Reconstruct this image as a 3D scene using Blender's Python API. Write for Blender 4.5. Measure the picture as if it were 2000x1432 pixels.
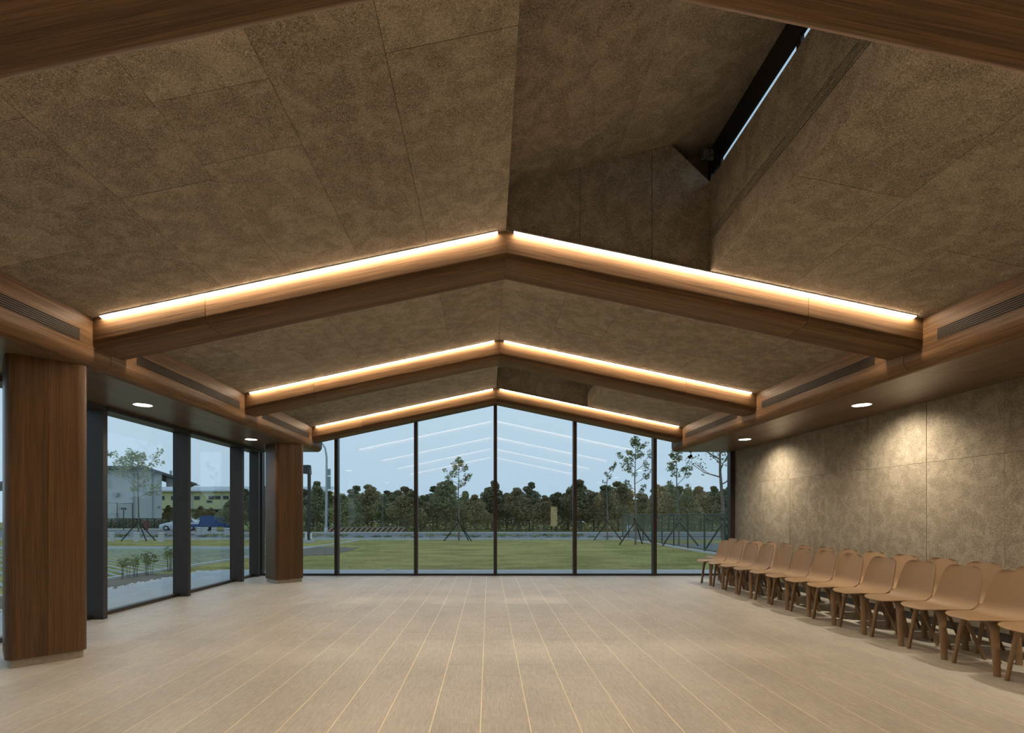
import bpy, bmesh, math, random
from mathutils import Vector, Matrix

S = bpy.context.scene
COL = S.collection
for o in list(bpy.data.objects):
    bpy.data.objects.remove(o)

# ------------------------------------------------------------------ camera
FPX, VX, VY, H = 1007.0, 954.5, 1006.0, 1.278      # focal length and vanishing point in pixels, eye height
cd = bpy.data.cameras.new('camera')
cam = bpy.data.objects.new('camera', cd); COL.objects.link(cam)
cam.location = (0, 0, H); cam.rotation_euler = (math.pi / 2, 0, 0)
cd.sensor_width = 36.0; cd.lens = FPX * 36.0 / 2000.0
cd.shift_x = (1000 - VX) / 2000.0; cd.shift_y = (VY - 716) / 2000.0
cd.clip_start = 0.05; cd.clip_end = 600
S.camera = cam

# ------------------------------------------------------------------ world, exposure
w = bpy.data.worlds.new('world'); S.world = w; w.use_nodes = True
nt = w.node_tree; nt.nodes.clear()
tc = nt.nodes.new('ShaderNodeTexCoord'); sx = nt.nodes.new('ShaderNodeSeparateXYZ')
rp = nt.nodes.new('ShaderNodeValToRGB'); bg = nt.nodes.new('ShaderNodeBackground'); ow = nt.nodes.new('ShaderNodeOutputWorld')
rp.color_ramp.elements[0].position = 0.0; rp.color_ramp.elements[0].color = (0.38, 0.50, 0.62, 1)
rp.color_ramp.elements[1].position = 1.0; rp.color_ramp.elements[1].color = (0.36, 0.49, 0.65, 1)
e = rp.color_ramp.elements.new(0.22); e.color = (0.43, 0.555, 0.665, 1)
nt.links.new(tc.outputs['Generated'], sx.inputs[0]); nt.links.new(sx.outputs['Z'], rp.inputs[0])
nt.links.new(rp.outputs[0], bg.inputs[0]); nt.links.new(bg.outputs[0], ow.inputs[0])
bg.inputs[1].default_value = 1.42
S.view_settings.view_transform = 'Standard'; S.view_settings.look = 'None'
S.cycles.max_bounces = 8; S.cycles.diffuse_bounces = 4; S.cycles.glossy_bounces = 3; S.cycles.transparent_max_bounces = 16
S.cycles.caustics_reflective = False; S.cycles.caustics_refractive = False; S.cycles.adaptive_threshold = 0.03
S.view_settings.exposure = 0.0; S.view_settings.gamma = 1.0; S.view_settings.use_curve_mapping = False

LED_L = 92.0            # radiance of the light strips
LED_C = (1.0, 0.80, 0.57)
SPOT_W = 225.0           # watts of each recessed downlight along the wall
SPOT_WL = 55.0           # and of the dimmed ones along the glass
SPOT_C = (1.0, 0.87, 0.68)

# ------------------------------------------------------------------ materials
def mat(name):
    m = bpy.data.materials.new(name); m.use_nodes = True
    n = m.node_tree; n.nodes.clear()
    out = n.nodes.new('ShaderNodeOutputMaterial')
    return m, n, out
def N(n, t, **kw):
    x = n.nodes.new(t)
    for k, v in kw.items():
        setattr(x, k, v)
    return x
def setin(x, **kw):
    for k, v in kw.items():
        x.inputs[k.replace('_', ' ')].default_value = v
def plain(name, col, rough=0.6, metal=0.0, spec=0.5, var=0.0, vscale=6.0):
    m, n, out = mat(name)
    b = N(n, 'ShaderNodeBsdfPrincipled'); setin(b, Roughness=rough, Metallic=metal)
    b.inputs['Specular IOR Level'].default_value = spec
    c = (*col, 1)
    b.inputs['Base Color'].default_value = c
    if var > 0:
        t = N(n, 'ShaderNodeTexCoord'); no = N(n, 'ShaderNodeTexNoise'); setin(no, Scale=vscale, Detail=5.0)
        r = N(n, 'ShaderNodeValToRGB')
        r.color_ramp.elements[0].position = .3; r.color_ramp.elements[1].position = .7
        r.color_ramp.elements[0].color = tuple(x * (1 - var) for x in col) + (1,)
        r.color_ramp.elements[1].color = tuple(min(1, x * (1 + var)) for x in col) + (1,)
        n.links.new(t.outputs['Object'], no.inputs[0]); n.links.new(no.outputs[0], r.inputs[0]); n.links.new(r.outputs[0], b.inputs['Base Color'])
    n.links.new(b.outputs[0], out.inputs[0])
    return m
def mth(n, op, a, b=None, c=None):
    x = N(n, 'ShaderNodeMath', operation=op)
    for i, v in enumerate((a, b, c)):
        if v is None: continue
        if isinstance(v, (int, float)): x.inputs[i].default_value = v
        else: n.links.new(v, x.inputs[i])
    return x.outputs[0]
def mix(n, f, a, b, mode='MIX'):
    x = N(n, 'ShaderNodeMix', data_type='RGBA', blend_type=mode)
    for i, v in ((0, f), (6, a), (7, b)):
        if isinstance(v, (int, float)): x.inputs[i].default_value = v
        elif isinstance(v, tuple): x.inputs[i].default_value = v
        else: n.links.new(v, x.inputs[i])
    return x.outputs[2]
def smooth(n, v, a, b, lo=0.0, hi=1.0):
    x = N(n, 'ShaderNodeMapRange', interpolation_type='SMOOTHSTEP')
    n.links.new(v, x.inputs[0])
    for i, q in zip((1, 2, 3, 4), (a, b, lo, hi)): x.inputs[i].default_value = q
    return x.outputs[0]

def wood(name, axis, rot=0.0, dark=(.080, .043, .0205), light=(.205, .116, .056), rough=.48, spec=.18):
    """veneer with its grain along one axis (0 x, 1 y, 2 z); rot tilts the grain in the xz plane"""
    m, n, out = mat(name)
    t = N(n, 'ShaderNodeTexCoord'); oi = N(n, 'ShaderNodeObjectInfo')
    mp0 = N(n, 'ShaderNodeMapping'); mp0.inputs['Rotation'].default_value = (0, rot, 0)
    n.links.new(t.outputs['Object'], mp0.inputs[0])
    off = N(n, 'ShaderNodeVectorMath', operation='SCALE'); off.inputs[0].default_value = (13.1, 7.7, 3.3)
    n.links.new(oi.outputs['Random'], off.inputs['Scale'])
    add = N(n, 'ShaderNodeVectorMath', operation='ADD'); n.links.new(mp0.outputs[0], add.inputs[0]); n.links.new(off.outputs[0], add.inputs[1])
    def streak(al, ac, detail, dist):
        mp = N(n, 'ShaderNodeMapping'); s = [ac, ac, ac]; s[axis] = al
        mp.inputs['Scale'].default_value = s; n.links.new(add.outputs[0], mp.inputs[0])
        no = N(n, 'ShaderNodeTexNoise'); setin(no, Scale=1.0, Detail=detail, Roughness=.55, Distortion=dist)
        n.links.new(mp.outputs[0], no.inputs[0]); return no.outputs[0]
    broad = streak(.10, 9.0, 1, .1); grain = streak(.8, 34.0, 4, .7); fine = streak(3.0, 190.0, 1, .0)
    v = mth(n, 'ADD', mth(n, 'MULTIPLY', broad, .55), mth(n, 'ADD', mth(n, 'MULTIPLY', grain, .80), mth(n, 'MULTIPLY', fine, .65)))
    v = smooth(n, v, .70, 1.30)
    c = mix(n, v, (*dark, 1), (*light, 1))
    tint = mth(n, 'MULTIPLY_ADD', oi.outputs['Random'], .16, .92)
    hs = N(n, 'ShaderNodeHueSaturation'); n.links.new(tint, hs.inputs['Value']); n.links.new(c, hs.inputs['Color'])
    b = N(n, 'ShaderNodeBsdfPrincipled'); n.links.new(hs.outputs[0], b.inputs['Base Color']); setin(b, Roughness=rough); b.inputs['Specular IOR Level'].default_value = spec
    n.links.new(b.outputs[0], out.inputs[0])
    return m

def woodwool(name):
    """cement-bonded wood-wool board: curled pale strands over darker pores, cloudy patches, each board a little different"""
    m, n, out = mat(name)
    t = N(n, 'ShaderNodeTexCoord'); oi = N(n, 'ShaderNodeObjectInfo')
    off = N(n, 'ShaderNodeVectorMath', operation='SCALE'); off.inputs[0].default_value = (9.1, 5.7, 4.3)
    n.links.new(oi.outputs['Random'], off.inputs['Scale'])
    add = N(n, 'ShaderNodeVectorMath', operation='ADD'); n.links.new(t.outputs['Object'], add.inputs[0]); n.links.new(off.outputs[0], add.inputs[1])
    def noise(sc, det, dist=0.0, rough=.5):
        no = N(n, 'ShaderNodeTexNoise'); setin(no, Scale=sc, Detail=det, Distortion=dist, Roughness=rough)
        n.links.new(add.outputs[0], no.inputs[0]); return no.outputs[0]
    def strand(sc, dist, wd):
        return smooth(n, mth(n, 'ABSOLUTE', mth(n, 'SUBTRACT', noise(sc, 1.0, dist), .5)), .0, wd, 1.0, 0.0)
    def curl(rot, sc, dist, ds):
        mp = N(n, 'ShaderNodeMapping'); mp.inputs['Rotation'].default_value = rot; n.links.new(add.outputs[0], mp.inputs[0])
        wv = N(n, 'ShaderNodeTexWave', wave_type='BANDS', bands_direction='DIAGONAL'); setin(wv, Scale=sc, Distortion=dist, Detail=1.0); wv.inputs['Detail Scale'].default_value = ds
        n.links.new(mp.outputs[0], wv.inputs[0]); return smooth(n, wv.outputs['Fac'], .66, 1.0)
    st = mth(n, 'MAXIMUM', curl((.3, .2, .4), 19.0, 30.0, 1.7), curl((1.5, .9, 2.0), 22.0, 34.0, 1.9))
    cloud = smooth(n, noise(6.5, 4.0, .5, .65), .38, .66)
    grit = noise(120, 1.0, .8)
    v = mth(n, 'MULTIPLY', st, mth(n, 'MULTIPLY_ADD', cloud, -.08, .38))
    v = mth(n, 'ADD', v, mth(n, 'MULTIPLY_ADD', cloud, .20, .08))
    v = mth(n, 'ADD', v, mth(n, 'MULTIPLY', smooth(n, grit, .34, .66), .22))
    v = mth(n, 'ADD', v, mth(n, 'MULTIPLY', mth(n, 'SUBTRACT', oi.outputs['Random'], .5), .09))
    r = N(n, 'ShaderNodeValToRGB')
    r.color_ramp.elements[0].position = .05; r.color_ramp.elements[0].color = (.082, .066, .048, 1)
    r.color_ramp.elements[1].position = 1.0; r.color_ramp.elements[1].color = (.60, .532, .425, 1)
    q = r.color_ramp.elements.new(.5); q.color = (.300, .253, .190, 1)
    n.links.new(v, r.inputs[0])
    b = N(n, 'ShaderNodeBsdfPrincipled'); setin(b, Roughness=.9); b.inputs['Specular IOR Level'].default_value = .15
    n.links.new(r.outputs[0], b.inputs['Base Color'])
    bp = N(n, 'ShaderNodeBump'); setin(bp, Strength=.4, Distance=.005); n.links.new(grit, bp.inputs['Height']); n.links.new(bp.outputs[0], b.inputs['Normal'])
    n.links.new(b.outputs[0], out.inputs[0])
    return m

def tilemat(name):
    m, n, out = mat(name)
    t = N(n, 'ShaderNodeTexCoord'); oi = N(n, 'ShaderNodeObjectInfo'); geo = N(n, 'ShaderNodeNewGeometry')
    def streak(sc, det, dist):
        mp = N(n, 'ShaderNodeMapping'); mp.inputs['Scale'].default_value = sc; n.links.new(geo.outputs['Position'], mp.inputs[0])
        no = N(n, 'ShaderNodeTexNoise'); setin(no, Scale=1.0, Detail=det, Distortion=dist); n.links.new(mp.outputs[0], no.inputs[0]); return no.outputs[0]
    a = streak((70, 8, 1), 3, .6); c = streak((240, 26, 1), 1, .0); d = streak((2.2, 1.1, 1), 2, .0)
    v = mth(n, 'ADD', mth(n, 'ADD', mth(n, 'MULTIPLY', a, .5), mth(n, 'MULTIPLY', c, .35)), mth(n, 'MULTIPLY', d, .35))
    v = mth(n, 'ADD', v, mth(n, 'MULTIPLY', mth(n, 'SUBTRACT', oi.outputs['Random'], .5), .05))
    v = smooth(n, v, .40, .82)
    col = mix(n, v, (.375, .347, .300, 1), (.565, .527, .462, 1))
    b = N(n, 'ShaderNodeBsdfPrincipled'); setin(b, Roughness=.46); b.inputs['Specular IOR Level'].default_value = .45
    n.links.new(col, b.inputs['Base Color'])
    bp = N(n, 'ShaderNodeBump'); setin(bp, Strength=0.0)
    n.links.new(b.outputs[0], out.inputs[0]); return m

def glassmat(name, tint=(.93, .955, .95)):
    m, n, out = mat(name)
    g = N(n, 'ShaderNodeNewGeometry'); d = N(n, 'ShaderNodeVectorMath', operation='DOT_PRODUCT')
    n.links.new(g.outputs['Normal'], d.inputs[0]); n.links.new(g.outputs['Incoming'], d.inputs[1])
    k = mth(n, 'SUBTRACT', 1.0, mth(n, 'ABSOLUTE', d.outputs['Value']))
    f = mth(n, 'MULTIPLY_ADD', mth(n, 'POWER', k, 5.0), .95, .04)
    tr = N(n, 'ShaderNodeBsdfTransparent'); tr.inputs[0].default_value = (*tint, 1)
    gl = N(n, 'ShaderNodeBsdfGlossy'); gl.inputs['Roughness'].default_value = 0.0
    mx = N(n, 'ShaderNodeMixShader'); n.links.new(f, mx.inputs[0]); n.links.new(tr.outputs[0], mx.inputs[1]); n.links.new(gl.outputs[0], mx.inputs[2])
    n.links.new(mx.outputs[0], out.inputs[0]); return m

def emit(name, col, st):
    m, n, out = mat(name); e = N(n, 'ShaderNodeEmission'); e.inputs[0].default_value = (*col, 1); e.inputs[1].default_value = st
    n.links.new(e.outputs[0], out.inputs[0]); return m

def grassmat(name, a, b_, sc=1.0):
    m, n, out = mat(name)
    g = N(n, 'ShaderNodeNewGeometry')
    def no(s, det):
        mp = N(n, 'ShaderNodeMapping'); mp.inputs['Scale'].default_value = s; n.links.new(g.outputs['Position'], mp.inputs[0])
        x = N(n, 'ShaderNodeTexNoise'); setin(x, Scale=1.0, Detail=det, Roughness=.6); n.links.new(mp.outputs[0], x.inputs[0]); return x.outputs[0]
    v = mth(n, 'ADD', mth(n, 'MULTIPLY', no((.5 * sc, .9 * sc, 1), 4), .6), mth(n, 'MULTIPLY', no((6, 9, 6), 5), .5))
    v = smooth(n, v, .43, .66)
    c = mix(n, v, (*a, 1), (*b_, 1))
    b = N(n, 'ShaderNodeBsdfPrincipled'); setin(b, Roughness=.95); b.inputs['Specular IOR Level'].default_value = .1
    n.links.new(c, b.inputs['Base Color'])
    bp = N(n, 'ShaderNodeBump'); setin(bp, Strength=.6, Distance=.05); n.links.new(no((14, 14, 14), 4), bp.inputs['Height']); n.links.new(bp.outputs[0], b.inputs['Normal'])
    n.links.new(b.outputs[0], out.inputs[0]); return m

def leafmat(name, a, b_):
    m, n, out = mat(name)
    g = N(n, 'ShaderNodeNewGeometry'); oi = N(n, 'ShaderNodeObjectInfo')
    x = N(n, 'ShaderNodeTexNoise'); setin(x, Scale=1.7, Detail=3.0); n.links.new(g.outputs['Position'], x.inputs[0])
    v = mth(n, 'ADD', mth(n, 'MULTIPLY', g.outputs['Random Per Island'], .6), mth(n, 'MULTIPLY', x.outputs[0], .5))
    v = mth(n, 'ADD', v, mth(n, 'MULTIPLY', mth(n, 'SUBTRACT', oi.outputs['Random'], .5), .5))
    c = mix(n, smooth(n, v, .1, 1.0), (*a, 1), (*b_, 1))
    d = N(n, 'ShaderNodeBsdfDiffuse'); tl = N(n, 'ShaderNodeBsdfTranslucent'); n.links.new(c, d.inputs[0]); n.links.new(c, tl.inputs[0])
    mx = N(n, 'ShaderNodeMixShader'); mx.inputs[0].default_value = .4
    n.links.new(d.outputs[0], mx.inputs[1]); n.links.new(tl.outputs[0], mx.inputs[2]); n.links.new(mx.outputs[0], out.inputs[0]); return m

SL = 0.212
M = {
    'wood_y': wood('wood_y', 1), 'wood_z': wood('wood_z', 2, dark=(.058, .029, .0118), light=(.145, .075, .032), rough=.36, spec=.4),
    'wood_l': wood('wood_left', 0, math.atan(SL)), 'wood_r': wood('wood_right', 0, -math.atan(SL)),
    'wood_s': wood('wood_soffit_sheen', 1, dark=(.080, .050, .029), light=(.185, .120, .072), rough=.33, spec=.5),  # bulkhead veneer made less red: grazing sheen partly put into the colour
    'wool': woodwool('wood_wool'), 'tile': tilemat('tile'),
    'grout': plain('grout', (.93, .82, .58), .6), 'glass': glassmat('glass'),
    'bronze': plain('bronze', (.045, .037, .032), .42, .2),
    'black': plain('black_metal', (.012, .011, .011), .4), 'void': plain('void', (.010, .0085, .007), .9),
    'alu': plain('aluminium', (.6, .58, .55), .4, .8), 'white': plain('white_paint', (.75, .74, .70), .5),
    'slat': plain('slat', (.075, .042, .021), .5), 'stone': plain('plinth_stone', (.36, .32, .26), .6, var=.12, vscale=30),
    'led': emit('led', LED_C, LED_L), 'lip': emit('glow_lip', (1, .84, .66), 4.6), 'lamp': emit('lamp', (1, .93, .82), 9.0),
    'chair': plain('chair_shell', (.262, .160, .078), .55, var=.07, vscale=160), 'chair_leg': plain('chair_leg', (.235, .140, .066), .55, var=.07, vscale=160),
    'grey': plain('grey_metal', (.32, .33, .34), .4, .4),
    'concrete': plain('concrete', (.45, .465, .47), .85, var=.08, vscale=3), 'pale_concrete': plain('pale_concrete', (.52, .53, .52), .85, var=.1, vscale=4),
    'paver': plain('paver', (.33, .37, .33), .9, var=.15, vscale=2), 'path': plain('path', (.30, .31, .30), .9, var=.06, vscale=2), 'asphalt': plain('asphalt', (.17, .175, .18), .9, var=.08, vscale=2), 'soil': plain('soil', (.15, .125, .085), .95, var=.3, vscale=5),
    'lawn': grassmat('lawn', (.210, .185, .056), (.390, .345, .110)), 'turf': grassmat('turf', (.13, .18, .06), (.27, .36, .11)),
    'pebble': plain('pebble', (.72, .72, .70), .7, var=.1, vscale=20),
    'leaf': leafmat('leaf', (.15, .155, .088), (.46, .455, .255)), 'leaf2': leafmat('leaf_light', (.14, .165, .075), (.40, .43, .20)),
    'leaf3': leafmat('leaf_brownish', (.17, .15, .085), (.46, .40, .215)),
    'bark': plain('bark', (.17, .145, .115), .9, var=.3, vscale=9), 'stake': plain('stake', (.018, .015, .014), .7),
}

# ------------------------------------------------------------------ helpers
WLOC = {}
class MB:
    def __init__(s): s.v = []; s.f = []
    def add(s, vs, fs):
        b = len(s.v); s.v += [tuple(p) for p in vs]; s.f += [tuple(b + i for i in f) for f in fs]; return s
    def box(s, x0, x1, y0, y1, z0, z1):
        return s.add([(x0, y0, z0), (x1, y0, z0), (x1, y1, z0), (x0, y1, z0), (x0, y0, z1), (x1, y0, z1), (x1, y1, z1), (x0, y1, z1)],
                     [(0, 3, 2, 1), (4, 5, 6, 7), (0, 1, 5, 4), (1, 2, 6, 5), (2, 3, 7, 6), (3, 0, 4, 7)])
    def hexa(s, p):
        """8 corners: bottom ring 4, top ring 4"""
        return s.add(p, [(0, 3, 2, 1), (4, 5, 6, 7), (0, 1, 5, 4), (1, 2, 6, 5), (2, 3, 7, 6), (3, 0, 4, 7)])
    def prism(s, poly, a, b, fn):
        """poly of 2-D points swept from a to b; fn(p, t) gives the 3-D point"""
        k = len(poly); vs = [fn(p, a) for p in poly] + [fn(p, b) for p in poly]
        fs = [tuple(range(k))[::-1], tuple(range(k, 2 * k))] + [(i, (i + 1) % k, k + (i + 1) % k, k + i) for i in range(k)]
        return s.add(vs, fs)
    def tube(s, pts, rad, n=8, cap=True):
        pts = [Vector(p) for p in pts]
        if not isinstance(rad, (list, tuple)): rad = [rad] * len(pts)
        b = len(s.v); k = len(pts)
        for i, p in enumerate(pts):
            t = (pts[min(i + 1, k - 1)] - pts[max(i - 1, 0)]).normalized()
            u = t.cross(Vector((0, 0, 1)) if abs(t.z) < .95 else Vector((1, 0, 0))).normalized(); q = t.cross(u)
            for j in range(n):
                a = 2 * math.pi * j / n; s.v.append(tuple(p + rad[i] * (math.cos(a) * u + math.sin(a) * q)))
        for i in range(k - 1):
            for j in range(n):
                s.f.append((b + i * n + j, b + i * n + (j + 1) % n, b + (i + 1) * n + (j + 1) % n, b + (i + 1) * n + j))
        if cap:
            s.f.append(tuple(b + j for j in range(n))[::-1]); s.f.append(tuple(b + (k - 1) * n + j for j in range(n)))
        return s
    def lathe(s, prof, c=(0, 0, 0), n=20):
        b = len(s.v); k = len(prof)
        for r, z in prof:
            for j in range(n):
                a = 2 * math.pi * j / n; s.v.append((c[0] + r * math.cos(a), c[1] + r * math.sin(a), c[2] + z))
        for i in range(k - 1):
            for j in range(n):
                s.f.append((b + i * n + j, b + i * n + (j + 1) % n, b + (i + 1) * n + (j + 1) % n, b + (i + 1) * n + j))
        s.f.append(tuple(b + j for j in range(n))[::-1]); s.f.append(tuple(b + (k - 1) * n + j for j in range(n))); return s
    def mesh(s, name, m, off=(0, 0, 0), shade=False):
        me = bpy.data.meshes.new(name)
        me.from_pydata([(x - off[0], y - off[1], z - off[2]) for x, y, z in s.v], [], s.f)
        bm = bmesh.new(); bm.from_mesh(me); bmesh.ops.recalc_face_normals(bm, faces=bm.faces); bm.to_mesh(me); bm.free()
        me.materials.append(M[m] if isinstance(m, str) else m)
        if shade:
            for p in me.polygons: p.use_smooth = True
            me.set_sharp_from_angle(angle=math.radians(38))
        return me
    def build(s, name, m, parent=None, shade=False, loc=None):
        """world-space vertices -> ONE object; a child takes its parent's place as origin, a top-level one takes loc"""
        off = WLOC[parent.name] if parent else (loc or (0, 0, 0))
        o = bpy.data.objects.new(name, s.mesh(name, m, off, shade)); COL.objects.link(o)
        if parent: o.parent = parent
        else: o.location = off
        WLOC[o.name] = tuple(off); return o
def empty(name, loc=(0, 0, 0)):
    o = bpy.data.objects.new(name, None); COL.objects.link(o); o.location = loc; o.empty_display_size = .1
    WLOC[o.name] = tuple(loc); return o
def tag(o, label=None, cat=None, group=None, kind=None):
    if label: o['label'] = label
    if cat: o['category'] = cat
    if group: o['group'] = group
    if kind: o['kind'] = kind
    return o
def link_copy(src, parent=None):
    c = src.copy(); COL.objects.link(c); c.parent = parent; return c
def copy_tree(root, loc, rz=0.0, sc=(1, 1, 1)):
    r = link_copy(root); r.location = loc; r.rotation_euler = (0, 0, rz); r.scale = sc
    for ch in root.children:
        c = link_copy(ch, r)
        for g in ch.children: link_copy(g, c)
    return r
ORD = ['first', 'second', 'third', 'fourth', 'fifth', 'sixth', 'seventh', 'eighth', 'ninth', 'tenth', 'eleventh', 'twelfth', 'thirteenth',
       'fourteenth', 'fifteenth', 'sixteenth', 'seventeenth', 'eighteenth', 'nineteenth', 'twentieth', 'twenty-first', 'twenty-second',
       'twenty-third', 'twenty-fourth', 'twenty-fifth', 'twenty-sixth', 'twenty-seventh', 'twenty-eighth', 'twenty-ninth', 'thirtieth',
       'thirty-first', 'thirty-second', 'thirty-third', 'thirty-fourth', 'thirty-fifth', 'thirty-sixth', 'thirty-seventh', 'thirty-eighth', 'thirty-ninth', 'fortieth']
R = random.Random(7)

# ------------------------------------------------------------------ dimensions of the hall
XL, XR, XRG = -3.555, 3.90, 0.155           # inner faces of the two bulkheads, ridge
ZE, ZR = 3.045, 3.833                       # ceiling height at bulkhead and at ridge
ZS = 2.62                                   # soffit height
GY = 10.86                                  # room face of the gable glazing frame
WXR, WXL = 5.18, -4.865                     # right wall, left glazing frame
YB = -3.6                                   # back wall
BY = [-1.11, 1.76, 4.63, 7.51, 10.37]       # front faces of the roof beams
BW = 0.44; BH = 0.265
def zc(x): return ZR - (ZR - ZE) * ((XRG - x) / (XRG - XL) if x < XRG else (x - XRG) / (XR - XRG))

# ------------------------------------------------------------------ floor
fl = MB().box(WXL - .1, WXR, YB, GY + .1, -.08, -.0009).build('floor', 'grout')
tag(fl, 'floor of long beige stone-look tiles with pale joints', 'floor', kind='structure')
tw, tl, x0 = .30, .60, -.0495
tiles = []
for k in range(-17, 19):
    xa = x0 + k * tw; xb = xa + tw
    if xb < WXL - .02 or xa > WXR: continue
    ph = 3.203 if k % 2 else 3.497
    for j in range(-13, 15):
        ya = ph + j * tl; yb = ya + tl
        a, b, c, d = max(xa, WXL - .02), min(xb, WXR), max(ya, YB), min(yb, GY + .06)
        if b - a < .02 or d - c < .02: continue
        yc = (c + d) / 2; xc = (a + b) / 2
        vis = yc > 2.8 and abs(xc) / max(yc, .1) < 1.02
        tiles.append((not vis, yc, a, b, c, d))
tiles.sort(); proto = None; rest = MB(); GX, GYY = .0030, .0021
for i, (hid, yc, a, b, c, d) in enumerate(tiles):
    full = abs(b - a - tw) < 1e-4 and abs(d - c - tl) < 1e-4
    if i < 300 and not hid:
        if full and proto is not None:
            o = link_copy(proto, fl); o.location = ((a + b) / 2, (c + d) / 2, 0)
        else:
            mb = MB().box(-(b - a) / 2 + GX, (b - a) / 2 - GX, -(d - c) / 2 + GYY, (d - c) / 2 - GYY, -.006, 0)
            o = bpy.data.objects.new('tile', mb.mesh('tile', 'tile')); COL.objects.link(o); o.parent = fl
            o.location = ((a + b) / 2, (c + d) / 2, 0)
            if full: proto = o
    else:
        rest.box(a + GX, b - GX, c + GYY, d - GYY, -.006, 0)
o = rest.build('far_tiles', 'tile', fl); o['kind'] = 'stuff'

# ------------------------------------------------------------------ ceiling
cm = MB()
def slope_slab(mb, xa, xb, ya, yb, up=.032, th=.09):
    z = [(xa, zc(xa) + up), (xb, zc(xb) + up), (xb, zc(xb) + up + th), (xa, zc(xa) + up + th)]
    mb.prism(z, ya, yb, lambda p, t: (p[0], t, p[1]))
YE = 11.0
slope_slab(cm, XL - .1, XRG - .03, YB, YE)
DORM = [(2.20, 4.63), (7.95, 10.37)]
slope_slab(cm, 1.99, XR + .1, YB, YE)
yy = YB
for a, b in DORM + [(YE, YE)]:
    slope_slab(cm, XRG, 1.99, yy, a); slope_slab(cm, XRG - .03, XRG, yy, a); yy = b + .03
ceil = cm.build('ceiling', 'void'); tag(ceil, 'pitched ceiling clad in mottled wood-wool boards', 'ceiling', kind='structure')
def panel(xa, xb, ya, yb):
    g = .0014; d = R.uniform(-.0015, .0015)
    mb = MB(); z = [(xa + g, zc(xa + g) + d), (xb - g, zc(xb - g) + d), (xb - g, zc(xb - g) + .026), (xa + g, zc(xa + g) + .026)]
    mb.prism(z, ya + g, yb - g, lambda p, t: (p[0], t, p[1])); return mb.build('ceiling_panel', 'wool', ceil)
EL = [XRG, -.539, -1.148, -1.756, -2.36, -2.96, XL]
ER = [XRG, .85, 1.46, 2.065, 2.67, 3.28, XR]
ERD = [1.975, 2.67, 3.28, XR]
CUT = {1: [[2.69], [], [2.69, 3.17, 3.85], [3.3], [2.62], [3.7]]}
for bay in range(-1, 4):
    ya = YB if bay < 0 else BY[bay] + BW; yb = BY[bay + 1]
    for side in (0, 1):
        E = EL if side == 0 else (ERD if bay in (1, 3) else ER)
        for i in range(len(E) - 1):
            if side == 0 and bay in CUT: cuts = CUT[bay][i]
            else:
                c0 = ya + [.72, 1.5, .35, 1.9, 1.1, .9, 1.6][(i * 2 + bay * 3 + side) % 7]; cuts = [c for c in (c0, c0 + 1.2) if c < yb - .15]
            ys = [ya] + cuts + [yb]
            for q in range(len(ys) - 1):
                lo, hi = min(E[i], E[i + 1]), max(E[i], E[i + 1]); panel(lo, hi, ys[q], ys[q + 1])

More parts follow.
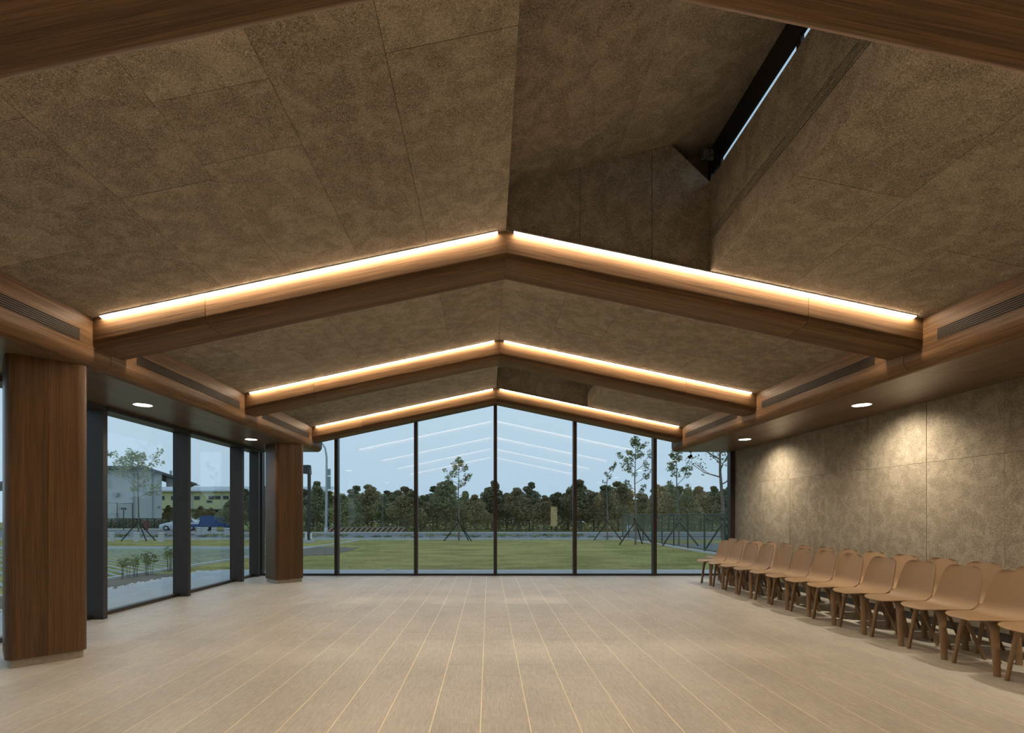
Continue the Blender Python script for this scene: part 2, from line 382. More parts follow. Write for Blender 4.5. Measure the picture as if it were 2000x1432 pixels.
# raised roof lights: two dormers right of the ridge with a clerestory strip window each
XD = 1.975
def zd(x): return 4.227 + .255 * (x - XRG)
def dormer(ya, yb, idx):
    ye = yb + .31
    s = MB()      # hidden carcass behind the boards
    s.box(XRG - .08, XRG - .03, ya - .05, ye, ZR + .03, 4.30)
    s.prism([(XRG - .08, zd(XRG) + .03), (2.2, zd(2.2) + .03), (2.2, zd(2.2) + .10), (XRG - .08, zd(XRG) + .10)], ya - .05, ye, lambda p, t: (p[0], t, p[1]))
    s.box(2.008, 2.055, ya - .05, ye, 3.49, 4.235)
    s.box(2.0, 2.2, ya - .05, ye, 4.10, 4.16)
    for q0, q1 in ((ya - .10, ya - .03), (ye, ye + .06)):
        s.prism([(XRG - .05, ZR + .05), (XRG, ZR + .05), (2.2, zc(2.2) + .05), (2.2, 4.85), (XRG - .05, 4.85)], q0, q1, lambda p, t: (p[0], t, p[1]))
    s.box(XRG - .05, 2.2, yb + .055, ye, 3.86, 3.92)
    s.build('roof_light_carcass', 'void', ceil)
    def wp(vs_poly, a, b, fn): return MB().prism(vs_poly, a, b, fn).build('ceiling_panel', 'wool', ceil)
    fx = lambda p, t: (p[0], t, p[1])
    g = .0005
    for xa, xb in ((XRG, 1.15), (1.15, 2.1)):
        for a, b in ((ya, ye),):
            wp([(xa + g, zd(xa)), (xb - g, zd(xb)), (xb - g, zd(xb) + .026), (xa + g, zd(xa) + .026)], a + g, b - g, fx)
    wp([(XRG - .026, zc(XRG - .026) + .0265), (XRG - .0015, zc(XRG) + .0265), (XRG - .0015, ZR - .001), (XRG, ZR - .001), (XRG, zd(XRG)), (XRG - .026, zd(XRG))], ya, ye, fx)
    # end wall over the beam: three boards, the last with a slanted corner open to the window motor
    wp([(XRG, zc(XRG) - .004), (.818, zc(.82) - .004), (.818, zd(.82)), (XRG, zd(XRG))], yb - .006, yb + .026, fx)
    wp([(.822, zc(.82) - .004), (1.462, zc(1.464) - .004), (1.462, zd(1.464)), (.822, zd(.82))], yb - .006, yb + .026, fx)
    wp([(1.466, zc(1.466) - .004), (XD, zc(XD) - .004), (XD, 4.271), (1.634, zd(1.634)), (1.466, zd(1.466))], yb - .006, yb + .026, fx)
    wp([(1.3, 3.93), (2.12, 3.93), (2.12, zd(2.12)), (1.3, zd(1.3))], ye - .026, ye, fx)
    wp([(XRG, zc(XRG) + .01), (2.1, zc(2.1) + .01), (2.1, zd(2.1)), (XRG, zd(XRG))], ya - .026, ya, fx)
    # tall side wall with a slot diffuser
    fy = lambda p, t: (p[0], t, p[1])
    for z0, z1 in ((zc(XD) + .001, 3.712), (3.822, 4.262)):
        for a, b in ((ya, ya + 1.2), (ya + 1.2, yb if z1 < 4 else ye)):
            MB().box(XD, XD + .026, a + .001, b - .001, z0, z1).build('ceiling_panel', 'wool', ceil)
    gr = MB().box(XD + .018, XD + .030, ya + .01, yb - .03, 3.712, 3.822).build('slot_diffuser', 'void', ceil)
    for k in range(6):
        z = 3.7125 + k * .0201; MB().box(XD + .001, XD + .020, ya + .01, yb - .03, z, z + .0085).build('slat', 'wool', gr)
    MB().box(XD, XD + .026, yb - .03, yb, 3.712, 3.822).build('ceiling_panel', 'wool', ceil)
    # clerestory window
    win = empty('window_%d' % (3 + idx), (2.12, ya, 4.15)); tag(win, ['dark framed clerestory strip window high in the near roof light', 'clerestory strip window in the far roof light above the gable'][idx], 'window', kind='structure')
    MB().box(2.088, 2.112, ya, ye - .03, 4.497, zd(2.1) + .02).build('frame_head', 'black', win)
    MB().box(2.085, 2.12, ya, ye - .03, 4.16, 4.215).build('frame_sill', 'black', win)
    for y in (ya + .02, ya + 1.25, ye - .30, ye - .09):
        MB().box(2.088, 2.112, y, y + .05, 4.2, 4.5).build('frame_post', 'black', win)
    MB().box(2.098, 2.104, ya, ye - .03, 4.2, 4.5).build('pane', 'glass', win)
    # motor that opens the vent
    mo = empty('window_motor', (2.1, yb + .15, 4.6)); tag(mo, ['grey chain actuator mounted at the end of the near clerestory window', 'grey chain actuator at the end of the far clerestory window'][idx], 'window motor')
    y = yb + .16
    MB().box(1.985, 2.035, y - .03, y + .05, 4.59, 4.66).build('gearbox', 'grey', mo)
    MB().tube([(2.03, y + .01, 4.605), (2.105, y + .01, 4.600)], .022, 12).build('housing', 'grey', mo, True)
    MB().tube([(2.03, y + .01, 4.64), (2.165, y + .01, 4.63)], .008, 8).build('rod', 'alu', mo, True)
    MB().box(2.06, 2.09, y, y + .03, 4.635, 4.68).build('bracket', 'grey', mo)
    MB().tube([(1.99, y, 4.60), (1.965, y, 4.59), (1.955, y, 4.575), (1.97, y, 4.565), (2.0, y, 4.57), (2.03, y + .01, 4.585)], .004, 6).build('cable', 'black', mo, True)
for i, (a, b) in enumerate(DORM): dormer(a, b, i)

# ------------------------------------------------------------------ bulkheads along both sides (soffit, rounded edge, air grilles)
def bulkhead(idx, xf, xw, sgn, label, cat):
    """xf inner face, xw outer edge"""
    root = empty('trim_%d' % idx, (xf, 0, ZS)); tag(root, label, cat, kind='structure')
    r = .10; prof = [(xf, ZE + .06), (xf, ZS + r + .003), (xf, ZS + r)]
    for k in range(1, 9):
        a = k / 8 * math.pi / 2; prof.append((xf + sgn * r * (1 - math.cos(a)), ZS + r * (1 - math.sin(a))))
    prof += [(xf + sgn * (r + .003), ZS), (xf + sgn * (r + .02), ZS), (xf + sgn * (r + .02), ZE + .06)]
    ys = [YB] + [b + BW / 2 for b in BY[:4]] + [11.0]
    for a, b in zip(ys[:-1], ys[1:]):
        MB().prism(prof, a + .002, b - .002, lambda p, t: (p[0], t, p[1])).build('casing', 'wood_y', root, True)
        q = sorted((xf + sgn * (r + .0202), xw)); MB().box(q[0], q[1], a + .002, b - .002, ZS, ZE + .06).build('soffit_board', 'wood_s', root)
    for bay in range(-1, 4):
        ya = (YB if bay < 0 else BY[bay] + BW) + .14; yb = BY[bay + 1] - .15
        g = MB().box(min(xf - sgn * .002, xf + sgn * .004), max(xf - sgn * .002, xf + sgn * .004), ya, yb, 2.797, 2.897).build('vent_grille', 'void', root)
        for k in range(5):
            z = 2.8115 + k * .0167; q = sorted((xf - sgn * .0045, xf - sgn * .002)); MB().box(q[0], q[1], ya, yb, z, z + .0042).build('slat', 'slat', g)
        for z in (2.794, 2.895):
            q = sorted((xf - sgn * .004, xf)); MB().box(q[0], q[1], ya - .004, yb + .004, z, z + .004).build('grille_frame', 'wood_y', g)
bulkhead(1, XL, -4.95, -1, 'left wood-clad bulkhead with rounded edge and long air grilles, over the glass wall', 'bulkhead')
bulkhead(2, XR, WXR, 1, 'right wood-clad bulkhead with rounded edge and long air grilles, over the chairs', 'bulkhead')

# ------------------------------------------------------------------ roof beams with light strips
BL = ['wood-clad gable beam behind the camera', 'nearest wood-clad gable beam, cut by the top corners of the picture',
      'large wood-clad gable beam in the middle of the ceiling, second nearest', 'wood-clad gable beam next to last before the glass gable',
      'smallest wood-clad gable beam, against the top of the glass gable']
XLJ, XRJ = -2.545, 2.872
for i, y0 in enumerate(BY):
    wdt = BW if i < 4 else .455
    bm_ = empty('roof_beam', (XRG, y0 + wdt / 2, ZR - BH)); tag(bm_, BL[i], 'beam', 'gable beams with light strips')
    r = .07; prof = [(y0, .03), (y0, -BH + r + .003), (y0, -BH + r)]
    for k in range(1, 8):
        a = k / 7 * math.pi / 2; prof.append((y0 + r * (1 - math.cos(a)), -BH + r * (1 - math.sin(a))))
    prof += [(y0 + r + .003, -BH), (y0 + wdt - r - .003, -BH)]
    for k in range(0, 8):
        a = k / 7 * math.pi / 2; prof.append((y0 + wdt - r * (1 - math.sin(a)), -BH + r * (1 - math.cos(a))))
    prof += [(y0 + wdt, -BH + r + .003), (y0 + wdt, .03)]
    sw = lambda p, t: (t, p[0], zc(t) + p[1])
    for a, b, mm in ((XL - .02, XLJ - .0022, 'wood_l'), (XLJ + .0022, XRG - .0004, 'wood_l'), (XRG + .0004, XRJ - .0022, 'wood_r'), (XRJ + .0022, XR + .02, 'wood_r')):
        MB().prism(prof, a, b, sw).build('casing', mm, bm_, True)
    for s_ in (1, -1):
        if s_ == -1 and i == 4: continue
        yf = y0 if s_ == 1 else y0 + wdt
        for a, b in ((XL + .085, XRG - .075), (XRG + .07, XR - .085)):
            pc = [(.001, .001), (.036, .001), (.036, -.012), (.003, -.018), (.001, -.018)] if s_ == 1 else [(.001, .001), (.038, .001), (.038, -.014), (.001, -.014)]
            ch = MB().prism([(yf - s_ * p, q) for p, q in pc], a, b, sw).build('light_channel', 'alu', bm_)
            pe = [(.0355, -.0125), (.0355, -.014), (.0035, -.020), (.0035, -.0185)] if s_ == 1 else [(.034, -.0145), (.034, -.016), (.002, -.016), (.002, -.0145)]
            MB().prism([(yf - s_ * p, q) for p, q in pe], a + .002, b - .002, sw).build('light_strip', 'led', ch)
            if s_ == -1: MB().prism([(yf - s_ * p, q) for p, q in ((.0345, -.0142), (.038, -.0142), (.038, -.036), (.0345, -.036))], a, b, sw).build('glow_lip', 'lip', ch)  # added glowing lip: hides the strip, leaves soft lines in the gable glass

# ------------------------------------------------------------------ columns
def rsq(cx, cy, a, r, n=7):
    """rounded square, turned 45 degrees; returns list of four corner arcs from mid-face to mid-face"""
    out = []
    for k in range(4):
        th = k * math.pi / 2 - math.pi / 4
        pts = [(a, 0), (a, a - r - .003)]
        for j in range(n + 1):
            t = j / n * math.pi / 2; pts.append((a - r + r * math.cos(t), a - r + r * math.sin(t)))
        pts += [(a - r - .003, a), (0, a)]
        out.append([(cx + x * math.cos(th) - y * math.sin(th), cy + x * math.sin(th) + y * math.cos(th)) for x, y in pts])
    return out
def column(cx, cy, label):
    c = empty('column', (cx, cy, 0)); tag(c, label, 'column', 'wood-clad columns by the left glass wall')
    outer, inner = rsq(cx, cy, .272, .065), rsq(cx, cy, .245, .05)
    for k in range(4):
        o_, i_ = outer[k], inner[k]
        def sh(p, q, g=.0012):
            v = Vector((q[0] - p[0], q[1] - p[1])).normalized() * g; return (p[0] + v.x, p[1] + v.y)
        o2 = [sh(o_[0], o_[1])] + o_[1:-1] + [sh(o_[-1], o_[-2])]; i2 = [sh(i_[0], i_[1])] + i_[1:-1] + [sh(i_[-1], i_[-2])]
        MB().prism(o2 + i2[::-1], .07, ZS, lambda p, t: (p[0], p[1], t)).build('cladding_panel', 'wood_z', c, True)
    pl = [p for arc in rsq(cx, cy, .248, .03) for p in arc[:-1]]
    MB().prism(pl, 0, .075, lambda p, t: (p[0], p[1], t)).build('plinth', 'stone', c, True)
column(-3.985, 4.63, 'near wood-clad column with rounded corners at the left edge of the picture')
column(-3.925, 9.90, 'far wood-clad column with rounded corners in the corner of the glazing')
column(-3.985, -.65, 'wood-clad column behind the camera beside the glass wall')

# ------------------------------------------------------------------ glazing
g1 = empty('window_1', (XRG, GY, 0)); tag(g1, 'glass gable wall with dark mullions facing the lawn', 'window', kind='structure')
MX = [-4.80, -3.21, -1.537, .140, 1.817, 3.50, 5.13]
def gz(x): return zc(max(XL, min(XR, x))) - BH + .10 if XL < x < XR else ZS + .04
for x in MX:
    wd = .036 if x < 5 else .05
    zt = gz(x) if XL < x < XR else ZS + .02
    MB().box(x - wd, x + wd, GY - .02, GY + .12, 0, zt).build('mullion', 'bronze', g1)
pts = sorted(MX + [XL, XR, XRG])
for a, b in zip(MX[:-1], MX[1:]):
    xs = [a + .03] + [x for x in (XL, XRG, XR) if a + .05 < x < b - .05] + [b - .03]
    poly = [(a + .03, .03), (b - .03, .03)]
    for x in reversed(xs):
        if x in (XL, XR):
            q = [(x + .001, ZS + .03), (x - .001, zc(x) - BH + .1)] if x == XR else [(x + .001, zc(x) - BH + .1), (x - .001, ZS + .03)]
            poly += q
        else: poly.append((x, gz(x)))
    MB().prism(poly, GY + .05, GY + .062, lambda p, t: (p[0], t, p[1])).build('pane', 'glass', g1)
    MB().box(a + .036, b - .036, GY, GY + .09, 0, .04).build('sill', 'bronze', g1)
g2 = empty('window_2', (WXL, 5, 0)); tag(g2, 'left glass wall with deep dark mullions along the terrace', 'window', kind='structure')
MY = [6.335 + 1.78 * k for k in range(-5, 3)]
MY = [y for y in MY if y > YB + .2]
for y in MY:
    MB().box(-4.95, -4.71, y - .036, y + .036, 0, ZS + .002).build('mullion', 'bronze', g2)
MB().box(-4.95, -4.76, 10.66, 10.73, 0, ZS + .002).build('mullion', 'bronze', g2)
ye = [YB] + MY + [10.70]
for a, b in zip(ye[:-1], ye[1:]):
    MB().box(-4.95, WXL, a + .036, b - .036, 0, .05).build('sill', 'bronze', g2)
    MB().box(-4.95, -4.70, a + .036, b - .036, 2.565, ZS + .002).build('head', 'bronze', g2)
    MB().box(-4.922, -4.910, a + .03, b - .03, .04, 2.58).build('pane', 'glass', g2)

# ------------------------------------------------------------------ right wall and back wall
wr = MB().box(WXR + .022, WXR + .15, YB, GY + .12, 0, ZE + .1).build('wall_right', 'void'); tag(wr, 'right wall of tall wood-wool boards behind the chairs', 'wall', kind='structure')
yj = [10.86] + [10.72 - .9235 * k for k in range(0, 17)]
yj = [y for y in yj if y > YB] + [YB]
for a, b in zip(yj[1:], yj[:-1]):
    for z0, z1 in ((.085, 1.90), (1.90, ZS)):
        d = R.uniform(0, .003)
        MB().box(WXR + d, WXR + .024, a + .002, b - .002, z0 + .002, z1 - .001).build('wall_panel', 'wool', wr)
bb = MB().box(WXR - .008, WXR + .024, YB, GY, 0, .083).build('baseboard_right', 'bronze'); tag(bb, 'dark baseboard along the right wall behind the chairs', 'baseboard', kind='structure')
wb = MB().box(-4.95, WXR, YB - .12, YB - .02, 0, 4.0).build('wall_back', 'void'); tag(wb, 'wood-clad wall behind the camera', 'wall', kind='structure')
for k in range(10):
    a = -4.95 + k * 1.013; MB().box(a + .002, a + 1.011, YB - .03, YB, 0, ZS).build('wall_panel', 'wood_z', wb)
MB().prism([(-4.95, ZS + .004), (WXR, ZS + .004), (WXR, ZE), (XRG, ZR + .03), (-4.95, ZE)], YB - .03, YB, lambda p, t: (p[0], t, p[1])).build('gable_panel', 'wool', wb)

dr = empty('door_1', (3.2, YB, 0)); tag(dr, 'wooden door with a lit glass panel in the wall behind the camera', 'door', kind='structure')
MB().box(2.74, 3.66, YB, YB + .03, 0, 2.1).build('door_leaf', 'wood_z', dr)
for a, b, z0, z1 in ((2.68, 2.738, 0, 2.16), (3.662, 3.72, 0, 2.16), (2.738, 3.662, 2.102, 2.16)): MB().box(a, b, YB, YB + .05, z0, z1).build('door_frame', 'bronze', dr)
MB().box(3.05, 3.38, YB + .03, YB + .036, .72, 1.68).build('lit_panel', emit('lit_panel', (1, .84, .5), 2.2), dr)
MB().tube([(2.82, YB + .03, 1.0), (2.82, YB + .08, 1.0), (2.94, YB + .08, 1.0)], .011, 8).build('door_handle', 'alu', dr, True)

# ------------------------------------------------------------------ downlights
dl_names = {6.29: 'near', 9.16: 'far'}
for side, x in (('left', -4.22), ('right', 4.55)):
    for y in (-2.3, .54, 3.41, 6.29, 9.16):
        d = empty('downlight', (x, y, ZS))
        where = {6.29: 'nearer of the two seen', 9.16: 'farther of the two seen', 3.41: 'just out of the picture', .54: 'beside the camera', -2.3: 'behind the camera'}[y]
        tag(d, 'round recessed downlight in the %s soffit, %s' % (side, where), 'downlight', 'recessed downlights in the soffits')
        MB().lathe([(.098, 0), (.108, -.003), (.108, .0), (.098, .001)], (x, y, ZS), 32).build('trim_ring', 'white', d, True)
        MB().lathe([(.001, -.0035), (.096, -.0035), (.096, -.001), (.001, -.001)], (x, y, ZS), 32).build('diffuser', 'lamp', d)
        ld = bpy.data.lights.new('downlight_lamp', 'SPOT'); ld.energy = SPOT_W if side == 'right' else SPOT_WL; ld.color = SPOT_C; ld.spot_size = math.radians(134); ld.spot_blend = 1.0; ld.shadow_soft_size = .07
        lo = bpy.data.objects.new('downlight_lamp', ld); COL.objects.link(lo); lo.parent = d; lo.location = (0, 0, -.012); lo.rotation_euler = (0, -math.radians(20) if side == 'right' else 0, 0)

# ------------------------------------------------------------------ chairs (local frame: the sitter looks along +x)
def chair_shell():
    prof = [(.262, .424), (.252, .431), (.228, .4385), (.185, .443), (.13, .442), (.07, .437), (.01, .432)]
    hw = [.080, .130, .172, .204, .220, .227, .229]
    cup = [0, 0, .001, .003, .006, .010, .015]
    for k_ in range(0, 9):
        a_ = math.radians(76) * k_ / 8; prof.append((-.045 - .135 * math.sin(a_), .430 + .135 * (1 - math.cos(a_)))); hw.append(.229 - .0012 * k_); cup.append(.018 + .0012 * k_)
    for z_, h_, c_ in ((.575, .213, .028), (.62, .207, .028), (.67, .201, .027), (.715, .195, .025), (.745, .188, .024), (.770, .178, .022), (.788, .164, .020), (.800, .146, .018), (.807, .124, .017), (.811, .092, .016)):
        prof.append((-.176 - (z_ - .533) * .245, z_)); hw.append(h_); cup.append(c_)
    nt_ = 17; k = len(prof); top = []; nor = []
    for i in range(k):
        a = prof[max(i - 1, 0)]; b = prof[min(i + 1, k - 1)]
        tx, tz = b[0] - a[0], b[1] - a[1]; L = math.hypot(tx, tz); nx, nz = -tz / L * -1, tx / L * -1   # towards the sitter
        nx, nz = (tz / L, -tx / L)
        row = []
        for j in range(nt_):
            t = -1 + 2 * j / (nt_ - 1); q = abs(t) ** 2.4 * cup[i]
            row.append(Vector((prof[i][0] + nx * q, t * hw[i], prof[i][1] + nz * q)))
        top.append(row); nor.append(Vector((nx, 0, nz)))
    mb = MB(); th = .007
    idx = lambda i, j, s: s * k * nt_ + i * nt_ + j
    for s in (0, 1):
        for i in range(k):
            for j in range(nt_): mb.v.append(tuple(top[i][j] - nor[i] * th * s))
    for i in range(k - 1):
        for j in range(nt_ - 1):
            mb.f.append((idx(i, j, 0), idx(i, j + 1, 0), idx(i + 1, j + 1, 0), idx(i + 1, j, 0)))
            mb.f.append((idx(i, j, 1), idx(i + 1, j, 1), idx(i + 1, j + 1, 1), idx(i, j + 1, 1)))
        for j in (0, nt_ - 1): mb.f.append((idx(i, j, 0), idx(i + 1, j, 0), idx(i + 1, j, 1), idx(i, j, 1)))
    for i in (0, k - 1):
        for j in range(nt_ - 1): mb.f.append((idx(i, j, 0), idx(i, j + 1, 0), idx(i, j + 1, 1), idx(i, j, 1)))
    return mb
def chair_leg(fx, fy, tx, ty, front):
    """tapered leg, broad across the diagonal and thin along it, that arches into the seat ring at the top"""
    mb = MB(); n = 12; P = [(0, 1.0), (.12, 1.03), (.25, 1.12), (.33, 1.22), (.375, 1.35), (.402, 1.65), (.420, 2.1)]
    th = math.atan2(fy, fx)
    for z, r in P:
        t = min(1, z / .424); e = 0 if z < .34 else (z - .34) / .08
        cx = (fx + (tx - fx) * t) * (1 - .16 * e * e); cy = (fy + (ty - fy) * t) * (1 - .16 * e * e)
        ra, rt = .0145 * r, .0235 * r
        for j in range(n):
            a = 2 * math.pi * j / n; c, q = math.cos(a), math.sin(a); p = .8
            u, v = ra * math.copysign(abs(c) ** p, c), rt * math.copysign(abs(q) ** p, q)
            mb.v.append((cx + u * math.cos(th) - v * math.sin(th), cy + u * math.sin(th) + v * math.cos(th), z))
    for i in range(len(P) - 1):
        for j in range(n): mb.f.append((i * n + j, i * n + (j + 1) % n, (i + 1) * n + (j + 1) % n, (i + 1) * n + j))
    mb.f.append(tuple(range(n))[::-1]); mb.f.append(tuple((len(P) - 1) * n + j for j in range(n))); return mb
def chair_proto():
    c = empty('moulded_chair', (0, 0, 0))
    chair_shell().build('seat_shell', 'chair', c, True)
    for fx, fy, tx, ty, fr in ((.135, .192, .105, .135, 1), (.135, -.192, .105, -.135, 1), (-.235, .178, -.085, .125, 0), (-.235, -.178, -.085, -.125, 0)):
        chair_leg(fx, fy, tx, ty, fr).build('leg', 'chair_leg', c, True)
    ring = MB()
    for a, b in (((.10, .13), (.10, -.13)), ((-.08, .12), (-.08, -.12)), ((.10, .13), (-.08, .12)), ((.10, -.13), (-.08, -.12))):
        ring.tube([(a[0], a[1], .414), ((a[0] + b[0]) / 2, (a[1] + b[1]) / 2, .419), (b[0], b[1], .414)], [.020, .014, .020], 8)
    ring.build('seat_ring', 'chair_leg', c, True)
    return c
cp = chair_proto(); first = True
NF = 13
for k in range(NF):
    loc = (4.147 + R.uniform(-.012, .012), 3.79 + .4755 * k + R.uniform(-.003, .003), 0); rz = math.pi + R.uniform(-.008, .008)
    if first: o = cp; o.location = loc; o.rotation_euler = (0, 0, rz); first = False
    else: o = copy_tree(cp, loc, rz)
    tag(o, 'tan moulded chair in the front row, %s' % ('cut by the right edge of the picture' if k == 0 else 'farthest, next to the glass gable' if k == NF - 1 else '%s from the right edge of the picture' % ORD[k]), 'chair', 'front row of moulded chairs')
NBK = 13
for k in range(NBK):
    o = copy_tree(cp, (4.64 + R.uniform(-.012, .012), 4.575 + .4755 * k + R.uniform(-.003, .003), 0), math.pi + R.uniform(-.008, .008))
    tag(o, 'tan moulded chair in the row against the wall, %s' % ('nearest the right edge of the picture' if k == 0 else 'farthest, next to the glass gable' if k == NBK - 1 else '%s counted from the right' % ORD[k]), 'chair', 'back row of moulded chairs against the wall')

# spotlight under the soffit end
sp = empty('spotlight', (4.29, 10.95, ZS)); tag(sp, 'small dark spotlight hanging under the end of the right bulkhead', 'spotlight')
MB().lathe([(.03, -.012), (.03, 0)], (4.29, 10.95, ZS), 16).build('ceiling_rose', 'bronze', sp, True)
MB().tube([(4.29, 10.95, ZS - .01), (4.295, 10.95, ZS - .06), (4.285, 10.95, ZS - .09)], .009, 8).build('stem', 'bronze', sp, True)
MB().tube([(4.315, 10.94, ZS - .075), (4.30, 10.945, ZS - .085), (4.25, 10.96, ZS - .13), (4.245, 10.962, ZS - .135)], [.02, .034, .04, .034], 14).build('lamp_head', 'bronze', sp, True)

#EXTERIOR
# ------------------------------------------------------------------ outside: ground
def zg(y): return -.10 if y < 12 else -.10 - .0105 * (y - 12)
def atg(px, py):
    """ground point seen at a pixel of the photograph"""
    t = (py - VY) / FPX; d = 1.378 / t
    if d > 12: d = 1.252 / (t - .0105)
    return ((px - VX) * d / FPX, d)
def ground(name, m, pts, up, label=None, cat=None, kind='structure', ny=1, th=.05):
    """flat patch on the gently falling site; pts = polygon (x, y)"""
    mb = MB(); k = len(pts)
    mb.add([(x, y, zg(y) + up) for x, y in pts] + [(x, y, zg(y) + up - th) for x, y in pts],
           [tuple(range(k)), tuple(range(k, 2 * k))[::-1]] + [(i, (i + 1) % k, k + (i + 1) % k, k + i) for i in range(k)])
    o = mb.build(name, m); tag(o, label, cat, kind=kind); return o
gm = MB(); ysr = [-60, 12, 90, 400]
for a, b in zip(ysr[:-1], ysr[1:]):
    gm.add([(-300, a, zg(a)), (300, a, zg(a)), (300, b, zg(b)), (-300, b, zg(b))], [(0, 1, 2, 3)])
o = gm.build('lawn', 'lawn'); tag(o, 'lawn of short green grass around the building', 'lawn', kind='structure')
XC = -8.0
o = MB().add([(x, y, z) for z in (-.03, -.13) for x, y in ((-6.55, -20), (-4.955, -20), (-4.955, 10.99), (9.5, 10.99), (9.5, 12.35), (-6.45, 12.35), (-6.55, 11.6))],
    [tuple(range(7)), tuple(range(7, 14))[::-1]] + [(i, (i + 1) % 7, 7 + (i + 1) % 7, 7 + i) for i in range(7)]).build('terrace', 'concrete')
tag(o, 'pale concrete terrace strip around the outside of the glass', 'terrace', kind='structure')
ground('planting_bed', 'soil', [(-7.9, -15), (-6.62, -15), (-6.62, 12.0), (-7.9, 12.0)], .012, 'bare soil bed between terrace pebbles and parking kerb', 'soil')
ground('soil_patch', 'soil', [(-7.9, 17.5), (-5.6, 18.5), (-5.9, 23.5), (-8.0, 24.2)], .012, 'bare earth patch in the lawn near the L-shaped lamp post', 'soil')
ground('parking_lot', 'turf', [(-60, -10), (XC, -10), (XC, 22.3), (-60, 22.3)], .008, 'grass between the paving bars of the parking lot', 'parking lot')
ker = MB()
for a, b in ((-10, 12), (12, 31.5)):
    ker.hexa([(XC - .06, a, zg(a) - .1), (XC + .06, a, zg(a) - .1), (XC + .06, b, zg(b) - .1), (XC - .06, b, zg(b) - .1),
              (XC - .06, a, zg(a) + .06), (XC + .06, a, zg(a) + .06), (XC + .06, b, zg(b) + .06), (XC - .06, b, zg(b) + .06)])
o = ker.build('kerb', 'pale_concrete'); tag(o, 'long pale kerb between the lawn and the grass parking lot', 'kerb', kind='structure')
# concrete bars of the grass pavers, slanting across the lot
bars = MB(); lot = None
k = 0; u = -34.0
while u < 40:
    # bars run diagonally: from the kerb side backwards to the left
    y0, y1 = u, u + 26.0
    xa, xb = XC - .1, XC - 30.1
    ya = max(y0, -5); 
    if y0 < 22.2:
        t1 = min(1.0, (22.2 - y0) / 26.0); t0_ = max(0.0, (-5 - y0) / 26.0)
        if t1 > t0_ + .01:
            p = [(xa + (xb - xa) * t, y0 + 26.0 * t) for t in (t0_, t1)]
            # split at y = 12 where the site starts to fall
            segs = [p] if (p[0][1] - 12) * (p[1][1] - 12) >= 0 else [[p[0], (p[0][0] + (p[1][0] - p[0][0]) * (12 - p[0][1]) / (p[1][1] - p[0][1]), 12)], [(p[0][0] + (p[1][0] - p[0][0]) * (12 - p[0][1]) / (p[1][1] - p[0][1]), 12), p[1]]]
            for q in segs:
                (ax, ay), (bx, by) = q; wv = .045
                bars.hexa([(ax, ay - wv, zg(ay) - .02), (ax, ay + wv, zg(ay) - .02), (bx, by + wv, zg(by) - .02), (bx, by - wv, zg(by) - .02),
                           (ax, ay - wv, zg(ay) + .022), (ax, ay + wv, zg(ay) + .022), (bx, by + wv, zg(by) + .022), (bx, by - wv, zg(by) + .022)])
    u += .36
o = bars.build('paver_bars', 'paver'); tag(o, 'narrow concrete paving bars set in the grass parking lot', 'paving', kind='stuff')
ground('path', 'path', [(-60, 22.4), (XC - .1, 22.4), (XC - .1, 24.6), (-60, 24.6)], .015, 'grey concrete path beyond the grass parking lot', 'path')
ground('road', 'asphalt', [(-200, 33.2), (120, 33.2), (120, 50), (-30, 50), (-30, 66), (-200, 66)], .01, 'grey asphalt road beyond the lawn', 'road')
for x0_, x1_, y_ in ((-60, 9.2, 32.9), (-30, 120, 50.2)):
    kb = MB().box(x0_, x1_, y_, y_ + .18, zg(y_) - .1, zg(y_) + .12).build('kerb', 'pale_concrete')
    tag(kb, 'pale roadside kerb at the end of the lawn' if y_ < 40 else 'pale kerb on the far side of the road under the trees', 'kerb', kind='structure')
ground('court', 'asphalt', [(9.2, 17.0), (60, 17.0), (60, 27.5), (9.2, 27.5)], .012, 'grey court surface behind the chain-link fence', 'court')

# white pebbles along the terrace edge
pb = MB(); pr = random.Random(5)
for i in range(1100):
    y = pr.uniform(4, 12.1); x = -6.68 + pr.uniform(-.11, .11); r = pr.uniform(.016, .034); z = -.085 + pr.uniform(0, .05); a0 = pr.uniform(0, 3)
    ring = [(x + r * 1.3 * math.cos(a0 + j * math.pi / 3), y + r * math.sin(a0 + j * math.pi / 3), z) for j in range(6)]
    top_ = [(x + r * .7 * math.cos(a0 + .3 + j * math.pi / 3), y + r * .55 * math.sin(a0 + .3 + j * math.pi / 3), z + r * .75) for j in range(6)]
    pb.add(ring + top_, [(j, (j + 1) % 6, 6 + (j + 1) % 6, 6 + j) for j in range(6)] + [tuple(range(6, 12)), tuple(range(6))[::-1]])
o = pb.build('pebbles', 'pebble'); tag(o, 'strip of white pebbles along the terrace edge', 'pebbles', kind='stuff')

